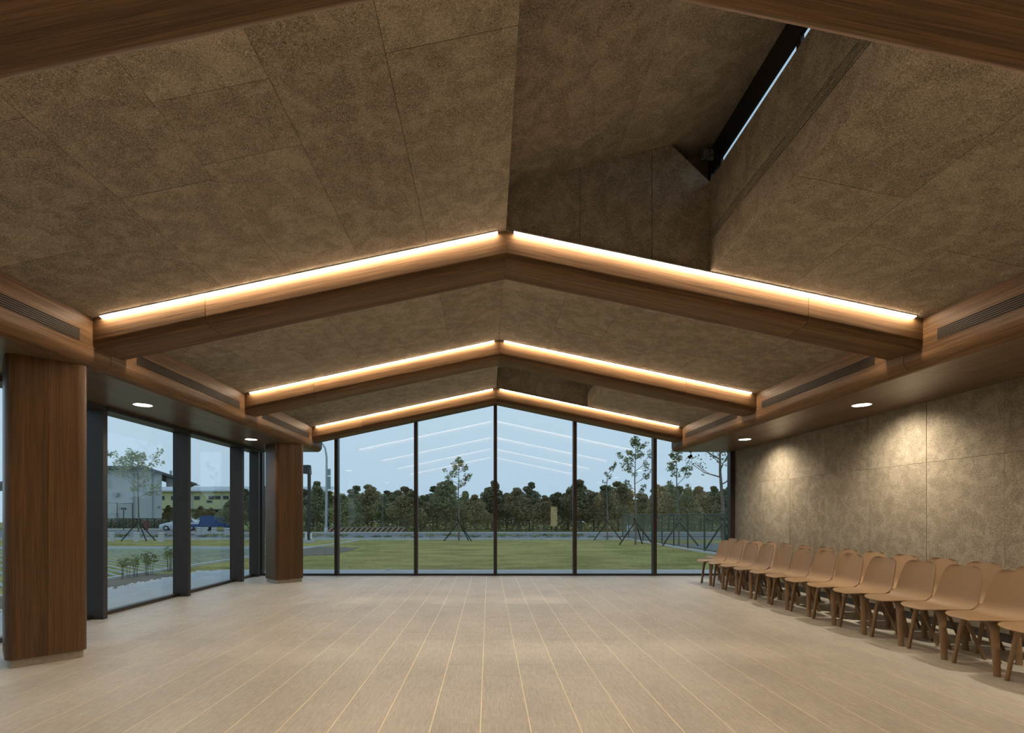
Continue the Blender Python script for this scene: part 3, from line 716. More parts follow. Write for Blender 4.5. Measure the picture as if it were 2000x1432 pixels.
# ------------------------------------------------------------------ plants
def leaves(mb, c, r, n, size, rnd, shell=.35):
    for _ in range(n):
        while True:
            v = Vector((rnd.uniform(-1, 1), rnd.uniform(-1, 1), rnd.uniform(-1, 1)))
            L = v.length
            if .05 < L <= 1: break
        v = v / L * (L ** shell)
        p = Vector(c) + Vector((v.x * r[0], v.y * r[1], v.z * r[2]))
        d = Vector((rnd.uniform(-1, 1), rnd.uniform(-1, 1), rnd.uniform(-.9, .4))).normalized(); u = d.cross(Vector((rnd.uniform(-1, 1), rnd.uniform(-1, 1), rnd.uniform(-1, 1)))).normalized()
        s_ = size * rnd.uniform(.6, 1.25)
        mb.add([p - d * s_ * .6, p + u * s_ * .30, p + d * s_ * .6, p - u * s_ * .30], [(0, 1, 2, 3)])
def road_tree(seed, h, wdt, m='leaf'):
    rnd = random.Random(seed); t = empty('roadside_tree', (0, 0, 0))
    tr = MB(); tr.tube([(0, 0, -.3), (.05, 0, h * .3), (-.03, .04, h * .6), (.02, 0, h * .9)], [.11, .09, .06, .02], 6)
    lf = MB()
    for k in range(13):
        f = k / 12; z = h * (.34 + .60 * f); rr = wdt * (.50 - .36 * f) * rnd.uniform(.65, 1.25); a = rnd.uniform(0, 6.28)
        off = wdt * .40 * (1 - f * .75); c = (off * math.cos(a), off * math.sin(a), z)
        if k % 2: tr.tube([(0, 0, z - .5), (c[0] * .8, c[1] * .8, z)], [.035, .015], 4)
        leaves(lf, c, (rr, rr, rr * .62), 380, .21, rnd)
    leaves(lf, (0, 0, h * .60), (wdt * .40, wdt * .40, h * .27), 600, .22, rnd, .6)
    tr.build('trunk', 'bark', t); lf.build('foliage', m, t); return t
protos = [road_tree(1, 5.6, 2.7), road_tree(2, 5.0, 3.0), road_tree(3, 6.2, 2.6), road_tree(4, 4.6, 2.9, 'leaf3'), road_tree(5, 5.3, 2.5, 'leaf3')]
rt = random.Random(21); nuse = [0] * 5
spots = []
# tops of the crowns read along the tree line: (pixel x, pixel y of the top)
TOPS = [(497, 962), (520, 950), (598, 955), (618, 938), (641, 958), (668, 966), (690, 962), (719, 946), (748, 966), (775, 958), (795, 950), (822, 966), (846, 966), (872, 938), (905, 958), (930, 966), (962, 937),
        (990, 963), (1012, 955), (1034, 940), (1062, 966), (1086, 962), (1110, 956), (1134, 937), (1160, 964), (1186, 948), (1208, 940), (1250, 962), (1285, 944), (1306, 946), (1340, 952), (1368, 950), (1392, 948), (1412, 956), (1432, 950)]
for i, (px, py) in enumerate(TOPS):
    d = 55 + (i * 7 % 5) * 1.6
    x = (px - VX) * d / FPX; top = H + (VY - py) * d / FPX; spots.append((x, d, top - zg(d)))
for i, (x, d, hh) in enumerate(spots):
    q = (0, 1, 3, 2, 4, 1, 0, 3)[i % 8]; hp = [5.6, 5.0, 6.2, 4.6, 5.3][q]; s_ = hh / hp
    loc = (x, d, zg(d))
    if nuse[q] == 0: o = protos[q]; o.location = loc; o.scale = (max(s_, .85),) * 2 + (s_,); nuse[q] = 1
    else: o = copy_tree(protos[q], loc, rt.uniform(0, 6.28), (max(s_, .85),) * 2 + (s_,))
    tag(o, '%s dark tree from the left in the row beyond the road' % ORD[i], 'tree', 'trees lining the far side of the road')
# a second row and the undergrowth that closes the gaps
for i in range(34):
    d = 68 + (i % 3) * 2; px = 480 + i * 31 + rt.uniform(-8, 8); x = (px - VX) * d / FPX; s_ = rt.uniform(.80, 1.0)
    o = copy_tree(protos[i % 5], (x, d, zg(d)), rt.uniform(0, 6.28), (1.25, 1.25, s_))
    tag(o, '%s from the left of the shaded trees hidden behind the roadside row' % ORD[i], 'tree', 'shaded trees behind the roadside row')
ug = MB(); ur = random.Random(8)
for i in range(150):
    x = -25 + i * .42; d = 61 + ur.uniform(-2, 3); leaves(ug, (x, d, zg(d) + .55), (.8, .6, .9), 60, .26, ur, .6)
for i in range(150):
    x = -34 + i * .50; d = 74 + ur.uniform(-1, 1); leaves(ug, (x, d, zg(d) + 1.3), (.9, .6, 1.6), 70, .34, ur, .6)
o = ug.build('undergrowth', 'leaf'); tag(o, 'dark undergrowth beneath the trees beyond the road', 'undergrowth', kind='stuff')

def shrub(seed, h, n, m='leaf2', spread=.16, size=.085):
    rnd = random.Random(seed); t = empty('young_shrub', (0, 0, 0)); st = MB(); lf = MB()
    for k in range(3):
        a = rnd.uniform(0, 6.28); tip = (spread * .6 * math.cos(a), spread * .6 * math.sin(a), h * rnd.uniform(.8, 1))
        st.tube([(.02 * math.cos(a), .02 * math.sin(a), -.05), (tip[0] * .5, tip[1] * .5, h * .55), tip], [.009, .007, .004], 5)
        leaves(lf, (tip[0], tip[1], tip[2] * .86), (spread, spread, h * .2), n // 3, size, rnd, .6)
    st.build('stem', 'bark', t); lf.build('foliage', m, t); return t
sh = [shrub(11, .80, 75), shrub(12, .95, 84), shrub(13, .72, 72)]
SH = [(168, 1132), (221, 1127), (240, 1130), (251, 1128), (267, 1124), (274, 1122), (288, 1125), (301, 1116), (314, 1113), (329, 1117)]
for i, (px, py) in enumerate(SH):
    x, y = atg(px, py); x = max(x, -7.82)
    o = sh[i] if i < 3 else copy_tree(sh[i % 3], (0, 0, 0), i * 1.3)
    o.location = (x, y, zg(y)); o.rotation_euler.z = i * 1.1; q = .60 * [.95, .9, 1.05, .85, 1.0, 1.1, .9, 1.1, 1.0, 1.1][i]; o.scale = (q, q, q)
    tag(o, 'young leafy shrub in the soil bed, %s from the left column' % ORD[i], 'shrub', 'young shrubs along the parking kerb')
# low planting along the road edge
lp = [shrub(31, .30, 66, 'leaf', .20, .10), shrub(32, .27, 66, 'leaf2', .20, .10)]
for t in lp: t.name = 'low_bush'
lpr = random.Random(3)
for i in range(40):
    y = 34.2 + lpr.uniform(-.3, .5); x = -29 + i * .97 + lpr.uniform(-.15, .15)
    o = lp[i] if i < 2 else copy_tree(lp[i % 2], (0, 0, 0)); o.location = (x, y, zg(y)); o.rotation_euler.z = i * .9
    q = lpr.uniform(.8, 1.3); o.scale = (q * 1.7, q * 1.5, q)
    tag(o, '%s low bush from the left in the planting strip along the road edge' % ORD[i], 'bush', 'low bushes along the road edge')

def staked_tree(px, py, ptop, seed, name_label, wdt, dens, low=.45, lean=0.0, m='leaf2', twin=False, bend=None, trunk=.05, size=.15, stakes=3):
    dens = int(dens * 1.9); size *= .78
    x, y = atg(px, py); z0 = zg(y); h = (py - ptop) * y / FPX
    rnd = random.Random(seed); t = empty('staked_tree', (x, y, z0)); tag(t, name_label, 'tree', 'young staked trees on the lawn')
    tr = MB(); lf = MB()
    top = (lean * h, 0, h)
    P = [Vector((0, 0, -.1)), Vector((lean * h * .2 + .03, 0, h * .3)), Vector((lean * h * .5 - .03, .02, h * .6)), Vector((lean * h * .8, 0, h * .82)), Vector(top)]
    if bend: P[-1] = Vector((bend, 0, h * .97))
    tr.tube(P, [trunk, trunk * .85, trunk * .6, trunk * .35, .008], 8)
    def at(f):
        f *= 4; i = min(3, int(f)); return P[i].lerp(P[i + 1], f - i)
    nb = 8 + int(dens / 260)
    for k in range(nb):
        f = low + (1 - low) * (k + .5) / nb * .95; b = at(f); a = k * 2.4 + rnd.uniform(-.5, .5); el = rnd.uniform(.45, 1.25)
        L = wdt * (.50 + .55 * math.sin(math.pi * min(1, (f - low) / (1 - low) + .15))) * rnd.uniform(.55, 1.2) * .8
        mid = b + Vector((math.cos(a) * L * .5, math.sin(a) * L * .5, L * .5 * el * .7)); e_ = b + Vector((math.cos(a + .3) * L * .95, math.sin(a + .3) * L * .95, L * el))
        tr.tube([b, mid, e_], [trunk * .36, trunk * .22, .005], 5)
        ends = [e_]
        for q in range(3):
            s0 = b.lerp(mid, .6).lerp(e_, .2 * q); a2 = a + rnd.uniform(-1.1, 1.1); l2 = L * rnd.uniform(.3, .5)
            e2 = s0 + Vector((math.cos(a2) * l2, math.sin(a2) * l2, l2 * rnd.uniform(.1, .9))); tr.tube([s0, e2], [trunk * .14, .004], 4); ends.append(e2)
        for e2 in ends: leaves(lf, e2, (wdt * .15, wdt * .15, wdt * .14), int(dens / nb * .24), size, rnd, .7)
    leaves(lf, P[-1], (wdt * .25, wdt * .25, wdt * .32), int(dens * .10), size, rnd, .6)
    for q_ in (tr, lf): q_.v = [(a + x, b + y, c + z0) for a, b, c in q_.v]
    tr.build('trunk', 'bark', t, True); lf.build('foliage', m, t)
    for k in range(stakes):
        a = [math.pi + .25, -.5, .9][k]; hz = 1.35
        b = Vector((x + .95 * math.cos(a), y + .95 * math.sin(a), z0 - .05)); e_ = Vector((x - .12 * math.cos(a), y - .12 * math.sin(a), z0 + hz))
        MB().tube([b, e_], .035, 7).build('stake', 'stake', t)
    return t
staked_tree(896, 1057, 902, 41, 'slim staked young tree left of the centre mullion on the lawn', .95, 560, .42, 0, 'leaf2', size=.14)
staked_tree(1186, 1055, 901, 42, 'nearly bare staked tree with its tip bent to the right', .45, 170, .55, 0, 'leaf', bend=.5, size=.13, stakes=2)
staked_tree(1241, 1064, 864, 43, 'tall leafy staked tree in front of the fence corner', 1.05, 760, .38, 0, 'leaf2', size=.13)
staked_tree(1326, 1066, 882, 44, 'staked young tree standing inside the chain-link fence', .8, 520, .42, -.03, 'leaf2', size=.13, stakes=2)
staked_tree(1413, 1078, 820, 45, 'thick-trunked staked tree at the right end of the glass gable', 2.1, 620, .40, -.035, 'leaf', trunk=.085, size=.12)
staked_tree(270, 1057, 897, 46, 'staked young tree seen through the left glass wall before the grey hall', 1.7, 760, .42, 0, 'leaf2', size=.17)

# ------------------------------------------------------------------ chain-link fence
fn = empty('chain_link_fence', (8.8, 27, zg(27))); tag(fn, 'green chain-link fence turning a corner beside the lawn', 'fence')
M['fgreen'] = plain('fence_green', (.05, .075, .058), .5, .3); M['fwire'] = plain('fence_wire', (.12, .165, .13), .6, .1)
A, B_, C_ = Vector((8.25, 18.0)), Vector((9.35, 36.0)), Vector((30.0, 36.0))
def fz(p): return zg(p.y)
for P0, P1, nseg in ((A, B_, 9), (B_, C_, 9)):
    for k in range(nseg + (0 if P0 is A else 1)):
        p = P0.lerp(P1, k / nseg); MB().tube([(p.x, p.y, fz(p) - .1), (p.x, p.y, 1.33)], .035, 8).build('post', 'fgreen', fn, True)
    for hh in (0, 1):
        q0 = (P0.x, P0.y, 1.31 if hh else fz(P0) + .12); q1 = (P1.x, P1.y, 1.31 if hh else fz(P1) + .12)
        MB().tube([q0, q1], .022, 6).build('rail', 'fgreen', fn, True)
    wires = MB(); L = (P1 - P0).length; hgt = 1.45; kk = -hgt
    while kk < L:
        for sgn in (1, -1):
            a0, a1 = (kk, kk + hgt) if sgn == 1 else (kk + hgt, kk)
            z0_, z1_ = 0.0, 1.0
            def cl(a0, a1):
                t0 = 0.0; t1 = 1.0
                if a1 != a0:
                    ta, tb = (0 - a0) / (a1 - a0), (L - a0) / (a1 - a0); lo, hi = min(ta, tb), max(ta, tb); t0 = max(t0, lo); t1 = min(t1, hi)
                return t0, t1
            t0, t1 = cl(a0, a1)
            if t1 - t0 > .05:
                pp = []
                for t in (t0, t1):
                    g_ = P0.lerp(P1, (a0 + (a1 - a0) * t) / L); zb = fz(g_) + .1; pp.append((g_.x, g_.y, zb + (1.31 - zb) * t))
                wires.tube(pp, .004, 3, False)
        kk += .16
    o = wires.build('wire_mesh', 'fwire', fn); o['kind'] = 'stuff'
MB().hexa([(A.x - .12, A.y, zg(A.y) - .1), (A.x + .12, A.y, zg(A.y) - .1), (B_.x + .12, B_.y, zg(B_.y) - .1), (B_.x - .12, B_.y, zg(B_.y) - .1),
           (A.x - .12, A.y, zg(A.y) + .06), (A.x + .12, A.y, zg(A.y) + .06), (B_.x + .12, B_.y, zg(B_.y) + .06), (B_.x - .12, B_.y, zg(B_.y) + .06)]).build('footing', 'pale_concrete', fn)
sg = MB().box(9.62, 10.02, 35.9, 35.92, .18, .55).build('notice_board', 'white', loc=(9.82, 35.91, .18)); tag(sg, 'blank white notice plate on the fence corner', 'sign')

# ------------------------------------------------------------------ street furniture
def px3(px, py, d): return ((px - VX) * d / FPX, d, H + (VY - py) * d / FPX)
M['pole'] = plain('galvanised', (.42, .45, .47), .45, .5); M['sign_green'] = plain('sign_green', (.22, .36, .34), .5)
# L-shaped park lamp
x, y = atg(604, 1060); z0 = zg(y); lp_ = empty('park_lamp', (x, y, z0)); tag(lp_, 'dark L-shaped park lamp post beside the far column', 'lamp post')
MB().box(x - .25, x + .25, y - .25, y + .25, z0 - .1, z0 + .14).build('footing', 'concrete', lp_)
MB().box(x - .075, x + .075, y - .075, y + .075, z0 + .1, z0 + 4.35).build('post', 'bronze', lp_)
MB().hexa([(x - .75, y - .16, z0 + 3.92), (x + .09, y - .16, z0 + 3.85), (x + .09, y + .16, z0 + 3.85), (x - .75, y + .16, z0 + 3.92), (x - .75, y - .16, z0 + 4.36), (x + .05, y - .16, z0 + 4.36), (x + .05, y + .16, z0 + 4.36), (x - .75, y + .16, z0 + 4.36)]).build('lamp_head', 'bronze', lp_)
for sx_ in (-.14, .14): MB().box(x + sx_ - .05, x + sx_ + .05, y - .13, y - .1, z0 + .2, z0 + .55).build('notice', 'white', lp_)
# street light with curved arm and plates
x, y = atg(637, 1041); z0 = zg(y); sl = empty('street_light', (x, y, z0)); tag(sl, 'tall pale street light with curved arm and hanging plates by the barrier', 'street light')
MB().lathe([(.22, 0), (.22, .5), (.14, .6)], (x, y, z0 - .05), 10).build('base', 'pole', sl, True)
MB().tube([(x, y, z0), (x + .05, y, z0 + 5.5), (x + .05, y, z0 + 7.6), (x - .1, y, z0 + 8.5), (x - .5, y, z0 + 9.1), (x - 1.3, y, z0 + 9.4)], [.14, .11, .10, .09, .08, .06], 10).build('pole', 'pole', sl, True)
MB().box(x - 2.0, x - 1.2, y - .15, y + .15, z0 + 9.35, z0 + 9.5).build('lamp_head', 'pole', sl)
for za, zb in ((5.75, 6.4), (4.4, 5.65)): MB().box(x + .14, x + .45, y - .02, y + .02, z0 + za, z0 + zb).build('hanging_plate', 'sign_green', sl)
# striped barrier
m_, n_, out_ = mat('barrier_stripes')
t_ = N(n_, 'ShaderNodeTexCoord'); sp_ = N(n_, 'ShaderNodeSeparateXYZ'); n_.links.new(t_.outputs['Object'], sp_.inputs[0])
fr = mth(n_, 'FRACT', mth(n_, 'DIVIDE', mth(n_, 'SUBTRACT', sp_.outputs[0], sp_.outputs[2]), .52)); st_ = mth(n_, 'GREATER_THAN', fr, .5)
b_ = N(n_, 'ShaderNodeBsdfPrincipled'); n_.links.new(mix(n_, st_, (.07, .03, .025, 1), (.34, .26, .15, 1)), b_.inputs['Base Color']); n_.links.new(b_.outputs[0], out_.inputs[0]); M['barrier'] = m_
x0_, y = atg(641, 1041); x1_ = (792 - VX) * y / FPX; z0 = zg(y)
br = empty('road_barrier', (x0_, y, z0)); tag(br, 'low road barrier with diagonal brown and tan stripes', 'barrier')
nb = 5
for k in range(nb):
    a = x0_ + (x1_ - x0_) * k / nb; MB().box(a + .01, a + (x1_ - x0_) / nb - .01, y - .05, y + .05, z0 + .04, z0 + .53).build('panel', 'barrier', br)
    MB().box(a + .1, a + .2, y - .2, y + .2, z0 - .05, z0 + .05).build('foot', 'bronze', br)
MB().box(x0_, x1_, y - .07, y + .07, z0 + .53, z0 + .57).build('top_rail', 'grey', br)
# bollards
bp = MB().lathe([(.16, -.1), (.16, .46), (.13, .48), (.13, .52), (.17, .54), (.17, .60), (.15, .63)], (0, 0, 0), 14).build('bollard', 'pale_concrete', None, True)
BO = [('fifth', 389, 1045), ('sixth', 400, 1046), ('seventh', 418, 1047), ('eighth', 443, 1048), ('second', 218, 1058), ('third', 267, 1058), ('fourth', 315, 1058)]
for i, (nm, px, py) in enumerate(BO):
    x, y = atg(px, py); o = bp if i == 0 else link_copy(bp); o.location = (x, y, zg(y)); s_ = 1.05 if i < 4 else .85; o.scale = (s_ * 1.15, s_ * 1.15, s_)
    tag(o, 'pale stone bollard seen through the left glass wall, %s from the left column' % nm.replace('second', 'first').replace('third', 'second').replace('fourth', 'third').replace('fifth', 'fourth').replace('sixth', 'fifth').replace('seventh', 'sixth').replace('eighth', 'seventh'), 'bollard', 'stone bollards along the parking lot')

# ------------------------------------------------------------------ vehicles
M['car_white'] = plain('car_white', (.62, .66, .70), .25); M['truck_blue'] = plain('truck_blue', (.035, .085, .24), .35); M['tyre'] = plain('tyre', (.012, .012, .013), .8)
M['car_glass'] = plain('car_glass', (.03, .04, .05), .08, spec=.8); M['headlamp'] = plain('headlamp', (.7, .75, .8), .1)
def wheels(c, xs, hw, r, T):
    for x in xs:
        for s_ in (-1, 1):
            mb = MB().tube([(x, s_ * hw - s_ * .1, r), (x, s_ * hw + s_ * .1, r)], r, 16); mb.v = [T(p) for p in mb.v]; o = mb.build('wheel', 'tyre', c)
            mb = MB().tube([(x, s_ * hw + s_ * .09, r), (x, s_ * hw + s_ * .112, r)], r * .6, 12); mb.v = [T(p) for p in mb.v]; mb.build('rim', 'pole', o)
def loft(secs, T):
    """secs: list of (x, [(y, z) ...]) half sections mirrored"""
    mb = MB(); k = len(secs[0][1])
    for x, pr_ in secs:
        ring = [(x, y, z) for y, z in pr_] + [(x, -y, z) for y, z in reversed(pr_)]
        mb.v += [T(p) for p in ring]
    n = 2 * k
    for i in range(len(secs) - 1):
        for j in range(n): mb.f.append((i * n + j, i * n + (j + 1) % n, (i + 1) * n + (j + 1) % n, (i + 1) * n + j))
    mb.f.append(tuple(range(n))[::-1]); mb.f.append(tuple((len(secs) - 1) * n + j for j in range(n))); return mb
def frame_at(px, py, d, rz):
    x, y = (px - VX) * d / FPX, d; z = H + (VY - py) * d / FPX
    ca, sa = math.cos(rz), math.sin(rz)
    return (x, y, z), (lambda p: (x + p[0] * ca - p[1] * sa, y + p[0] * sa + p[1] * ca, z + p[2]))
def car(px, py, d, rz, label):
    loc, T = frame_at(px, py, d, rz); c = empty('car', loc); tag(c, label, 'car')
    def sec(x, hw, zl, zb, zt, wt): return (x, [(hw * .92, zl), (hw, zl + .2), (hw, zb - .12), (hw * .95, zb), (wt, zt)])
    loft([sec(2.12, .55, .32, .62, .64, .4), sec(2.0, .74, .22, .72, .74, .6), sec(1.5, .85, .2, .86, .90, .66), sec(.95, .86, .2, .95, 1.02, .64), sec(.2, .86, .2, 1.0, 1.44, .56),
          sec(-.6, .86, .2, 1.0, 1.50, .56), sec(-1.4, .86, .2, 1.0, 1.42, .55), sec(-1.95, .84, .22, .98, 1.06, .58), sec(-2.1, .78, .3, .9, .92, .55)], T).build('body', 'car_white', c, True)
    mb = MB()
    mb.hexa([T(p) for p in ((1.02, -.62, .985), (1.02, .62, .985), (.90, .62, 1.02), (.90, -.62, 1.02), (.28, -.5, 1.415), (.28, .5, 1.415), (.2, .5, 1.40), (.2, -.5, 1.40))]); mb.build('windscreen', 'car_glass', c)
    for s_ in (-1, 1):
        MB().hexa([T(p) for p in ((.85, s_ * .80, 1.0), (-1.6, s_ * .82, 1.01), (-1.6, s_ * .74, 1.01), (.85, s_ * .70, 1.0), (.18, s_ * .60, 1.40), (-1.3, s_ * .60, 1.40), (-1.3, s_ * .5, 1.40), (.18, s_ * .5, 1.40))]).build('side_window', 'car_glass', c)
        MB().hexa([T(p) for p in ((2.03, s_ * .72, .60), (1.65, s_ * .86, .66), (1.65, s_ * .7, .66), (2.03, s_ * .5, .60), (1.98, s_ * .70, .73), (1.55, s_ * .84, .84), (1.55, s_ * .7, .84), (1.98, s_ * .5, .73))]).build('headlamp', 'headlamp', c)
    MB().hexa([T(p) for p in ((2.08, -.45, .30), (2.15, -.45, .30), (2.15, .45, .30), (2.08, .45, .30), (2.08, -.4, .44), (2.15, -.4, .44), (2.15, .4, .44), (2.08, .4, .44))]).build('grille', 'tyre', c)
    wheels(c, (1.35, -1.35), .78, .31, T); return c
car(351, 1036, 64, math.pi + .42, 'white hatchback parked by the road, seen through the left glass wall')
car(398, 1030, 70, math.pi + .5, 'white car parked behind the blue truck')
loc, T = frame_at(426, 1036.5, 63, math.pi * .0 + .35); tk = empty('pickup_truck', loc); tag(tk, 'blue covered pickup truck parked by the road', 'truck')
def hx(a): return MB().hexa([T(p) for p in a])
hx([(-1.9, -.8, .45), (.75, -.8, .45), (.75, .8, .45), (-1.9, .8, .45), (-1.85, -.78, 1.78), (.7, -.78, 1.85), (.7, .78, 1.85), (-1.85, .78, 1.78)]).build('cargo_box', 'truck_blue', tk)
hx([(.75, -.78, .35), (2.15, -.76, .35), (2.15, .76, .35), (.75, .78, .35), (.75, -.74, 1.75), (1.35, -.66, 1.75), (1.35, .66, 1.75), (.75, .74, 1.75)]).build('cab', 'truck_blue', tk)
for s_ in (-1, 1): hx([(.9, s_ * .79, 1.05), (1.75, s_ * .78, 1.05), (1.75, s_ * .72, 1.05), (.9, s_ * .72, 1.05), (.9, s_ * .77, 1.6), (1.38, s_ * .74, 1.6), (1.38, s_ * .66, 1.6), (.9, s_ * .66, 1.6)]).build('side_window', 'car_glass', tk)
hx([(-1.96, -.7, .55), (-1.88, -.7, .55), (-1.88, .7, .55), (-1.96, .7, .55), (-1.93, -.7, 1.1), (-1.86, -.7, 1.1), (-1.86, .7, 1.1), (-1.93, .7, 1.1)]).build('tailgate', 'truck_blue', tk)
hx([(-3.35, -.78, .50), (-1.96, -.78, .50), (-1.96, .78, .50), (-3.35, .78, .50), (-3.35, -.78, .98), (-1.96, -.78, 1.0), (-1.96, .78, 1.0), (-3.35, .78, .98)]).build('load_bed', 'truck_blue', tk)
hx([(-3.35, -.80, .80), (-1.96, -.80, .80), (-1.96, -.775, .80), (-3.35, -.775, .80), (-3.35, -.80, .97), (-1.96, -.80, .99), (-1.96, -.775, .99), (-3.35, -.775, .97)]).build('bed_side_panel', 'car_white', tk)
wheels(tk, (1.5, -1.1), .72, .30, T)

# ------------------------------------------------------------------ buildings beyond the parking lot
M['bgrey'] = plain('render_grey', (.47, .50, .50), .85, var=.03, vscale=.6); M['byellow'] = plain('render_yellow', (.66, .66, .37), .85, var=.03, vscale=.5); M['broof'] = plain('roof_dark', (.10, .115, .125), .7)
M['bwhite'] = plain('roof_white', (.62, .66, .68), .6); M['bglass'] = plain('far_glass', (.05, .06, .07), .15, spec=.8); M['bdoor'] = plain('door_pale', (.42, .46, .43), .7)
d = 74.0; q = d / FPX
def X(px, dd=d): return (px - VX) * dd / FPX
def Z(py, dd=d): return H + (VY - py) * dd / FPX
gb = empty('grey_hall', (X(200), d, zg(d))); tag(gb, 'grey rendered hall with a wide pitched roof beyond the parking lot', 'building')
zb = zg(d) - .3
MB().prism([(X(20), zb), (X(316), zb), (X(316), Z(927)), (X(285), Z(917)), (X(150), Z(917)), (X(20), Z(950))], d, d + 9, lambda p, t: (p[0] - .70 * (t - d), t, p[1])).build('wall', 'bgrey', gb)
MB().prism([(X(170), Z(911)), (X(284), Z(912.5)), (X(384), Z(946)), (X(380), Z(949)), (X(284), Z(917)), (X(170), Z(916))], d - 1.2, d + 10, lambda p, t: (p[0] - .70 * (t - d), t, p[1])).build('roof', 'broof', gb)
MB().prism([(X(-40), Z(950)), (X(170), Z(911)), (X(170), Z(916)), (X(-36), Z(954))], d - 1.2, d + 10, lambda p, t: (p[0] - .70 * (t - d), t, p[1])).build('roof', 'broof', gb)
MB().prism([(X(316), Z(950)), (X(383), Z(947.5)), (X(316), Z(927))], d + 1.0, d + 1.3, lambda p, t: (p[0], t, p[1])).build('canopy_truss', 'bgrey', gb)
for a, b, t in ((212, 229, 983), (235, 259, 984)):
    f = MB().box(X(a - .8), X(b + .8), d - .1, d, zb, Z(t - .8)).build('door', 'broof', gb); MB().box(X(a), X(b), d - .14, d - .08, zb, Z(t)).build('door_leaf', 'bdoor', f)
MB().box(X(225), X(234), d - .6, d, Z(969), Z(963)).build('air_conditioner', 'grey', gb)
MB().box(X(309), X(312), d - .3, d, Z(991), Z(989)).build('wall_lamp', 'grey', gb)
MB().tube([(X(325.5), d + 1, Z(933)), (X(325.5), d + 1, Z(921))], .16, 10).build('flue', 'pole', gb); MB().tube([(X(325.5), d + 1, Z(921)), (X(325.5), d + 1, Z(918))], [.22, .16], 10).build('flue_cap', 'pole', gb)
for a in (203, 262, 299): MB().tube([(X(a), d - .15, zb), (X(a), d - .15, Z(925))], .05, 6).build('downpipe', 'grey', gb)
d2 = 98.0
yb_ = empty('yellow_building', (X(400, d2), d2, zg(d2))); tag(yb_, 'long pale yellow two-storey building with white roof behind the parked vehicles', 'building')
MB().box(X(290, d2), X(640, d2), d2, d2 + 12, zg(d2) - .5, Z(959.5, d2)).build('wall', 'byellow', yb_)
MB().hexa([(X(286, d2), d2 - .8, Z(960.5, d2)), (X(645, d2), d2 - .8, Z(960.5, d2)), (X(645, d2), d2 + 6, Z(948, d2)), (X(286, d2), d2 + 6, Z(948, d2)),
           (X(286, d2), d2 - .8, Z(959.3, d2)), (X(645, d2), d2 - .8, Z(959.3, d2)), (X(645, d2), d2 + 6, Z(947, d2)), (X(286, d2), d2 + 6, Z(947, d2))]).build('roof', 'bwhite', yb_)
k = 0
while 288 + k * 4.2 < 640:
    a = 288 + k * 4.2; MB().hexa([(X(a, d2), d2 - .82, Z(960.8, d2)), (X(a + 2, d2), d2 - .82, Z(960.8, d2)), (X(a + 2, d2), d2 + 5, Z(950, d2)), (X(a, d2), d2 + 5, Z(950, d2)),
      (X(a, d2), d2 - .82, Z(958, d2)), (X(a + 2, d2), d2 - .82, Z(958, d2)), (X(a + 2, d2), d2 + 5, Z(948, d2)), (X(a, d2), d2 + 5, Z(948, d2))]).build('roof_rib', 'bwhite', yb_); k += 1
for a, b, t, bt in ((317, 321.5, 969, 977), (334.5, 340.5, 969, 977), (379.5, 390.5, 969, 976.5), (407.5, 418.5, 968.5, 975.5), (420, 431, 968.5, 975.5), (436, 447, 968.5, 975.5), (404, 414.5, 977.5, 982), (460, 471, 968.5, 975.5)):
    f = MB().box(X(a, d2), X(b, d2), d2 - .08, d2, Z(bt, d2), Z(t, d2)).build('window', 'grey', yb_)
    mid_ = (a + b) / 2
    for p0, p1 in ((a + .5, mid_ - .3), (mid_ + .3, b - .5)): MB().box(X(p0, d2), X(p1, d2), d2 - .12, d2 - .05, Z(bt - .6, d2), Z(t + .6, d2)).build('pane', 'bglass', f)
MB().box(X(322, d2), X(437, d2), d2 - 1.4, d2, Z(996.5, d2), Z(994.5, d2)).build('canopy', 'broof', yb_)
for a, b in ((326, 339), (345, 362), (392, 412), (416, 436)): MB().box(X(a, d2), X(b, d2), d2 - .1, d2, zg(d2) - .3, Z(997, d2)).build('doorway', 'void', yb_)
for a in (374, 376, 433): MB().tube([(X(a, d2), d2 - .12, zg(d2)), (X(a, d2), d2 - .12, Z(960, d2))], .07, 6).build('downpipe', 'bwhite', yb_)
# dark perimeter fence with hedge in front of the grey hall
pf = empty('perimeter_fence', (X(260, 69), 69, zg(69))); tag(pf, 'dark metal perimeter fence in front of the grey hall', 'fence')
for a in range(120, 352, 14): MB().tube([(X(a, 69), 69, zg(69)), (X(a, 69), 69, Z(1013, 69))], .06, 5).build('post', 'stake', pf)
for py in (1013.3, 1032): MB().tube([(X(120, 69), 69, Z(py, 69)), (X(348, 69), 69, Z(py, 69))], .05, 5).build('rail', 'stake', pf)
pk = MB()
for k in range(int((X(348, 69) - X(120, 69)) / .16)): a = X(120, 69) + k * .16; pk.box(a, a + .035, 68.99, 69.02, zg(69), Z(1013.5, 69))
o = pk.build('pickets', 'stake', pf); o['kind'] = 'stuff'
MB().box(X(110, 69), X(352, 69), 68.6, 69.3, zg(69) - .2, zg(69) + .18).build('plinth', 'pale_concrete', pf)
hd = MB(); hr = random.Random(14)
for k in range(60): x = X(115, 71) + k * (X(350, 71) - X(115, 71)) / 60; leaves(hd, (x, 70.6, zg(70) + .75), (.4, .4, .75), 60, .26, hr, .6)
o = hd.build('hedge', 'leaf'); tag(o, 'dark clipped hedge behind the perimeter fence', 'hedge', kind='stuff')
